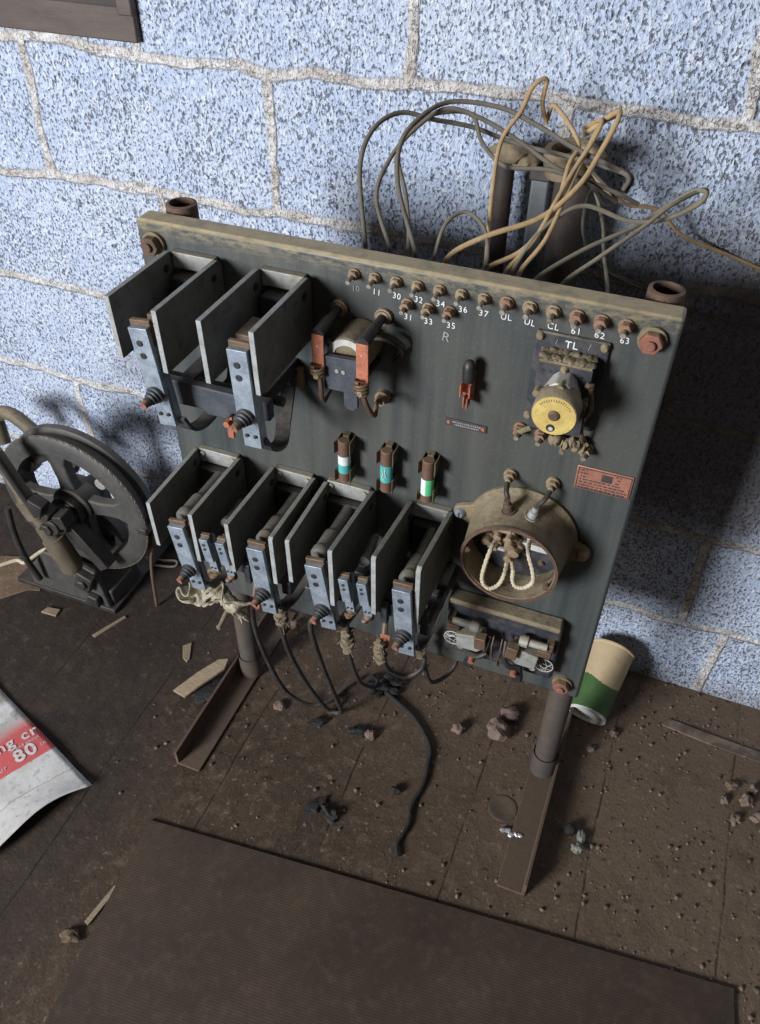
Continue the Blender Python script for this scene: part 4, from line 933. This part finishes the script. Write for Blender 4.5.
m = MB(); m.lathe((.448, .255, .928), (-.15, -.1, 1), [(0, .0235), (.002, .027), (.022, .029), (.033, .027), (.033, .019), (0, .019)], 24, closed=True); m.blob((.470, .245, .958), (.016, .013, .011), 9, .5, 3); m.build('mouth_collar', 'plug', t)

# ------------------------------------------------------------------ cables below the board
CAB = [
('black cable hanging furthest left below the panel and lying on the floor', [(.162, -.085, .44), (0.152,-0.095,0.400),(0.126,-0.060,0.290),(0.122,-0.03,0.17),(0.135,-.005,0.06),(0.170,0.013,0.012),(0.200,0.038,0.008),(0.216,0.079,0.008),(0.232,0.105,0.008)], .0048, None),
('black cable hanging second from the left with a looped end on the floor', [(.208, -.098, .425), (0.198,-0.100,0.391),(0.178,-0.055,0.256),(0.184,-.015,.12),(0.202,.010,0.03),(0.212,0.020,0.009),(0.216,0.041,0.009),(0.203,0.052,0.009)], .0048, (.199, -.10, .40)),
('black cable hanging third from the left straight down to the floor', [(.258, -.113, .43), (0.250,-0.110,0.400),(0.238,-0.060,0.256),(0.236,-.02,.13),(0.235,0.010,0.035),(0.226,0.018,0.010),(0.206,0.014,0.009)], .0048, None),
('short black cable with a frayed tan wrap under the middle of the panel', [(.302, -.104, .43), (0.303,-0.100,0.385),(0.285,-0.055,0.285),(0.278,-.02,.20),(0.272,0.02,0.12),(0.268,.09,.02),(.262,.12,.008)], .0042, (.3015, -.1025, .388)),
('black cable sagging in a short loop right of the frayed wraps', [(.356, -.110, .42), (0.359,-0.110,0.389),(0.356,-0.080,0.323),(0.376,-0.060,0.291),(0.395,-0.050,0.304),(0.399,-0.045,0.330)], .0042, (.3525, -.108, .395)),
('black cable looping back up behind the lower edge of the panel', [(.389, -.034, .37), (0.391,-0.035,0.330),(0.401,-0.020,0.245),(0.412,0.01,0.215),(0.424,0.040,0.215),(0.430,0.048,0.26),(.430,.044,.32)], .0042, (.389, -.034, .338)),
]
for lab, pts, rr, wrap in CAB:
    t = thing('cable', lab, 'cable', (pts[0][0], pts[0][1], 0), 'cables hanging under the panel')
    m = MB(); m.tube(pts, rr * .85, 10, 8); m.build('insulated_core', 'cable', t)
    if wrap:
        m = MB(); q = V(wrap)
        rw = random.Random(int(q.x * 1000))
        for k in range(7):
            m.torus(q + V((rw.uniform(-.0015, .0015), rw.uniform(-.0015, .0015), .018 - k * .006)), (rw.uniform(-.5, .5), rw.uniform(-.5, .5), 1), .0052 + rw.uniform(0, .0022), .0024 + rw.uniform(0, .001), 14, 6)
        m.cyl(q + V((0, 0, .018)), q + V((0, 0, -.026)), .0052, .0042, 10)
        for k in range(9):
            a = rw.uniform(0, 6.28); z = rw.uniform(-.022, .022); e = V((math.cos(a), math.sin(a), rw.uniform(-.8, .8)))
            m.tube([q + V((0, 0, z)) + e * .005, q + V((0, 0, z)) + e * .010 + V((0, 0, -.001)), q + V((0, 0, z)) + e * .014 + V((0, 0, -.005))], .0006, 4, 3)
        m.blob(q + V((.001, 0, .02)), (.007, .007, .006), 5, .7, 3)
        m.build('frayed_wrap', 'tape', t, label='frayed tan cotton wrap')
m = MB(); m.tube([(.244, .115, .006), (.306, .087, .006), (.357, .062, .005), (.400, .020, .005), (.411, -.02, .005), (.415, -.058, .005), (.410, -.10, .005), (.416, -.135, .005), (.411, -.17, .005), (.419, -.19, .005)], lambda t: .0045 - .0015 * t, 8, 8)
tag(recentre(m.build('cord', 'char')), 'dark cord snaking over the floor boards under the panel', 'cord')
m = MB()
for i in range(16): m.blob((.255 + .05 * random.random(), .075 + .055 * random.random(), .008), (.006 + .008 * random.random(), .007, .006), i, .6, 2)
m.build('x', 'char') ; o = bpy.data.objects['x']; o.name = 'dirt_clump'; o.data.name = 'dirt_clump'
tag(recentre(o), 'dark reddish clump of dirt around the cable ends under the panel', 'dirt')

# rag on the left contactor
rg_ = thing('rag', 'dirty cream rag hanging over the foot of the lower left contactor', 'rag', (.10, -.12, .39))
bm = bmesh.new(); bmesh.ops.create_grid(bm, x_segments=44, y_segments=30, size=1)
for v in bm.verts:
    u_, w_ = v.co.x, v.co.y
    e = .92 + .45 * noise.noise(V((math.cos(math.atan2(w_, u_)) * 2.6, math.sin(math.atan2(w_, u_)) * 2.6, .7)))
    x = .107 + u_ * .052 * e; z = .413 + w_ * .021 * e - .010 * u_ * .2 + .010 * math.sin(u_ * 3.3 + .8)
    y = -.128 + .018 * noise.noise(V((u_ * 3.4, w_ * 2.8, 1.1))) + .006 * noise.noise(V((u_ * 9, w_ * 6, 4.1))) + .008 * math.sin(u_ * 7) * (.5 + .5 * w_) + .010 * abs(w_)
    v.co = (x, y, z)
m = MB(); m.bm.free(); m.bm = bm; o = m.build('cloth', 'rag', rg_, angle=180)
sd = o.modifiers.new('thick', 'SOLIDIFY'); sd.thickness = .003; sb = o.modifiers.new('sub', 'SUBSURF'); sb.levels = 1; sb.render_levels = 1
m = MB(); m.tube([(.137, -.128, .425), (.128, -.132, .402), (.116, -.135, .372)], .0028, 8); m.blob((.1155, -.135, .370), (.004, .004, .004), 2, .3); m.build('dangling_thread', 'tape', rg_)

# ------------------------------------------------------------------ floor litter
def stone(c, rad, seed, name, label, cat, mt_='stone', rough=.45, rz=0, sub=3):
    m = MB(); m.blob((0, 0, rad[2] * .8), rad, seed, rough, sub); o = m.build(name, mt_, angle=25); o.location = (*c, 0); o.rotation_euler = (0, 0, rz); return tag(o, label, cat)
stone((.517, .132), (.018, .014, .012), 11, 'stone', 'smaller pinkish stone under the panel, further back beside the right leg', 'stone', rz=.4)
stone((.507, .088), (.019, .021, .017), 15, 'stone', 'larger pinkish stone under the panel, nearer the front', 'stone', rz=.9)
stone((.438, .068), (.012, .010, .009), 19, 'stone', 'small brown stone under the panel beside the cord', 'stone')
stone((.197, -.012), (.017, .008, .006), 23, 'tar_lump', 'elongated black lump on the boards under the hanging cables', 'lump', 'char', rz=.6)
stone((.272, -.004), (.017, .010, .007), 27, 'tar_lump', 'black lump beside a brown stone on the boards under the middle of the panel', 'lump', 'char', rz=.2)
stone((.296, .000), (.009, .009, .008), 31, 'stone', 'small brown stone touching a black lump under the panel', 'stone')
stone((.288, -.165), (.017, .009, .007), 35, 'tar_lump', 'black torn lump on the boards just behind the mat', 'lump', 'char', rough=.8, rz=-.5)
stone((.262, -.158), (.010, .022, .004), 36, 'tar_lump', 'long thin black smear lump just behind the mat', 'lump', 'char', rough=.7, rz=-.5)
stone((.375, -.085), (.009, .008, .007), 39, 'tar_lump', 'small round black lump left of the seam in the boards', 'lump', 'char')
stone((.06, .18), (.010, .009, .008), 41, 'stone', 'small pale stone behind the left leg of the stand', 'stone')
stone((.118, -.005), (.012, .009, .006), 43, 'stone', 'flat reddish stone right of the left foot rail', 'stone')
stone((.664, -.046), (.010, .010, .010), 45, 'rubber_bung', 'small black block on the floor right of the right foot rail', 'block', 'char', rough=.2)
stone((.684, -.052), (.006, .017, .006), 47, 'scrap', 'grey splintered scrap beside the black block', 'scrap', 'greyscrap', rough=.6, rz=.1)
stone((.682, -.072), (.010, .008, .007), 48, 'scrap', 'small grey lump in front of the splintered scrap', 'scrap', 'greyscrap', rough=.5)
stone((.011, -.480), (.012, .010, .006), 49, 'leaf', 'crumpled dead leaf at the left edge of the mat', 'leaf', 'leaf', rough=.8)
stone((.700, .165), (.007, .007, .006), 52, 'stone', 'small round stone right of the cup base', 'stone')
stone((.668, .118), (.006, .006, .005), 53, 'stone', 'tiny stone in front of the cup', 'stone')
def chip(pts, h, name, label, cat, mt_, z=0.0):
    m = MB(); m.prism(pts, 'z', z, z + h); return tag(recentre(m.build(name, mt_, bevel=.0008)), label, cat)
m = MB(); m.prism([(-.072, -.058), (-.045, -.062), (-.030, -.036), (-.018, -.018), (.000, .010), (-.002, .030), (-.020, .022), (-.045, -.012)], 'z', .030, .036)
for v in m.bm.verts: v.co.z += (v.co.y + .06) * .25 - .012
tag(recentre(m.build('wood_scrap', 'scrap', bevel=.001)), 'pale triangular wood scrap leaning on the left foot rail', 'wood scrap')
m = MB(); m.blob((-.028, -.022, .008), (.030, .035, .010), 61, .5, 3); tag(recentre(m.build('rubbish_heap', 'char')), 'dark heap of rubbish under the pale wood scrap', 'rubbish')
chip([(-.122, .052), (-.110, .066), (-.092, .028), (-.094, .020), (-.106, .026)], .003, 'wood_chip', 'small pale wood chip left of the left leg', 'wood chip', 'scrap')
chip([(-.62, .00), (-.54, .015), (-.50, .06), (-.475, .068), (-.50, .10), (-.56, .14), (-.62, .12)], .003, 'cardboard_scrap', 'trodden brown cardboard scrap on the floor left of the wheel machine', 'cardboard', 'cardboard')
chip([(-.302, .008), (-.294, .006), (-.265, .072), (-.272, .074)], .004, 'splinter', 'pale splinter in front of the wheel machine', 'splinter', 'scrap')
chip([(-.435, .020), (-.40, .022), (-.402, .040), (-.43, .036)], .004, 'wood_chip', 'flat pale wood chip in front of the machine base plate', 'wood chip', 'scrap')
chip([(.018, -.455), (.026, -.458), (.036, -.395), (.028, -.392)], .004, 'splinter', 'pale splinter lying along the left edge of the mat', 'splinter', 'scrap')
m = MB(); m.lathe((.552, -.046, 0), (0, 0, 1), [(0, .024), (.0012, .0236), (.0016, .019), (.0010, .017), (.0010, 0)], 32); tag(m.build('metal_disc', 'discdirt'), 'dusty round disc on the boards beside the right foot rail', 'disc')
m = MB()
for i in range(5): m.blob((.563 + i * .007, -.085 + .003 * math.sin(i * 2.2), .004), (.0055, .004, .003), i + 70, .7, 2)
tag(recentre(m.build('foil_scrap', 'foil')), 'crumpled silver foil scrap beside the right foot rail', 'foil')
m = MB(); rg2 = random.Random(21)
for i in range(2200):
    x = rg2.uniform(-.1, 1.0); y = rg2.uniform(-.26, .318)
    if rg2.random() > (.25 + .75 * max(0, min(1, (x + y * .9 - .05) / .7))): continue
    if -.0 < x < .05 and y < .22 and rg2.random() < .8: continue
    s = .0008 + .0034 * rg2.random() ** 4.5
    t = bmesh.new(); bmesh.ops.create_icosphere(t, subdivisions=1, radius=1); mp = {}
    for v in t.verts: mp[v.index] = m.bm.verts.new((x + v.co.x * s * rg2.uniform(.7, 1.3), y + v.co.y * s * rg2.uniform(.7, 1.3), s * .4 + v.co.z * s * .8))
    for f in t.faces: m.face([mp[v.index] for v in f.verts])
    t.free()
tag(m.build('floor_grit', 'grit', smooth=False), 'loose grit and crumbs scattered over the floor around the panel', 'grit', kind='stuff')
chip([(.775, .218), (.86, .208), (.99, .20), (.99, .222), (.86, .230), (.79, .236)], .003, 'lath_strip', 'flat dusty lath strip half buried in the dirt right of the cup', 'lath', 'grit')
for i, (x, y, q) in enumerate(((.905, .135, .009), (.93, .115, .011), (.895, .105, .007), (.95, .09, .010), (.915, .075, .009), (.94, .14, .008))):
    stone((x, y), (q, q * .8, q * .7), 80 + i, 'dirt_clod', 'brown dirt clod in the heap at the right edge of the floor', 'dirt clod', mt_='grit', rough=.9, rz=i)['group'] = 'dirt clods at the right edge'
# ------------------------------------------------------------------ camera, light
cam = bpy.data.cameras.new('camera'); co = bpy.data.objects.new('camera', cam); COL.objects.link(co)
cam.sensor_fit = 'VERTICAL'; cam.sensor_height = 36; cam.lens = 36 * 831.72 / 1024; cam.clip_start = .02
Rr = Matrix(((.93093, .36502, .00955), (.25211, -.62199, -.74132), (-.26421, .69315, -.67063)))
def orth(): 
    r = V(Rr[0]).normalized(); f = V(Rr[2]); f = (f - r * f.dot(r)).normalized(); d = f.cross(r); return r, d, f
r_, d_, f_ = orth()
MW = Matrix(((r_.x, -d_.x, -f_.x, .605), (r_.y, -d_.y, -f_.y, -.775), (r_.z, -d_.z, -f_.z, 1.296), (0, 0, 0, 1)))
co.matrix_world = MW; scene.camera = co

def area(name, loc, target, sx, sy, power, color):
    l = bpy.data.lights.new(name, 'AREA'); l.shape = 'RECTANGLE'; l.size = sx; l.size_y = sy; l.energy = power; l.color = color
    o = bpy.data.objects.new(name, l); COL.objects.link(o); o.location = loc
    o.rotation_euler = (V(target) - V(loc)).to_track_quat('-Z', 'Y').to_euler(); return o
area('window_daylight', (-1.25, -3.0, 1.45), (.2, .1, .7), .9, 1.1, 190, (.95, .975, 1.0))
wd = bpy.data.worlds.new('world'); scene.world = wd; wd.use_nodes = True
bg = wd.node_tree.nodes.get('Background'); bg.inputs[0].default_value = (1.0, .95, .90, 1); bg.inputs[1].default_value = .07
scene.view_settings.view_transform = 'Standard'; scene.view_settings.look = 'None'; scene.view_settings.gamma = 1
scene.view_settings.exposure = 0; scene.view_settings.use_curve_mapping = False
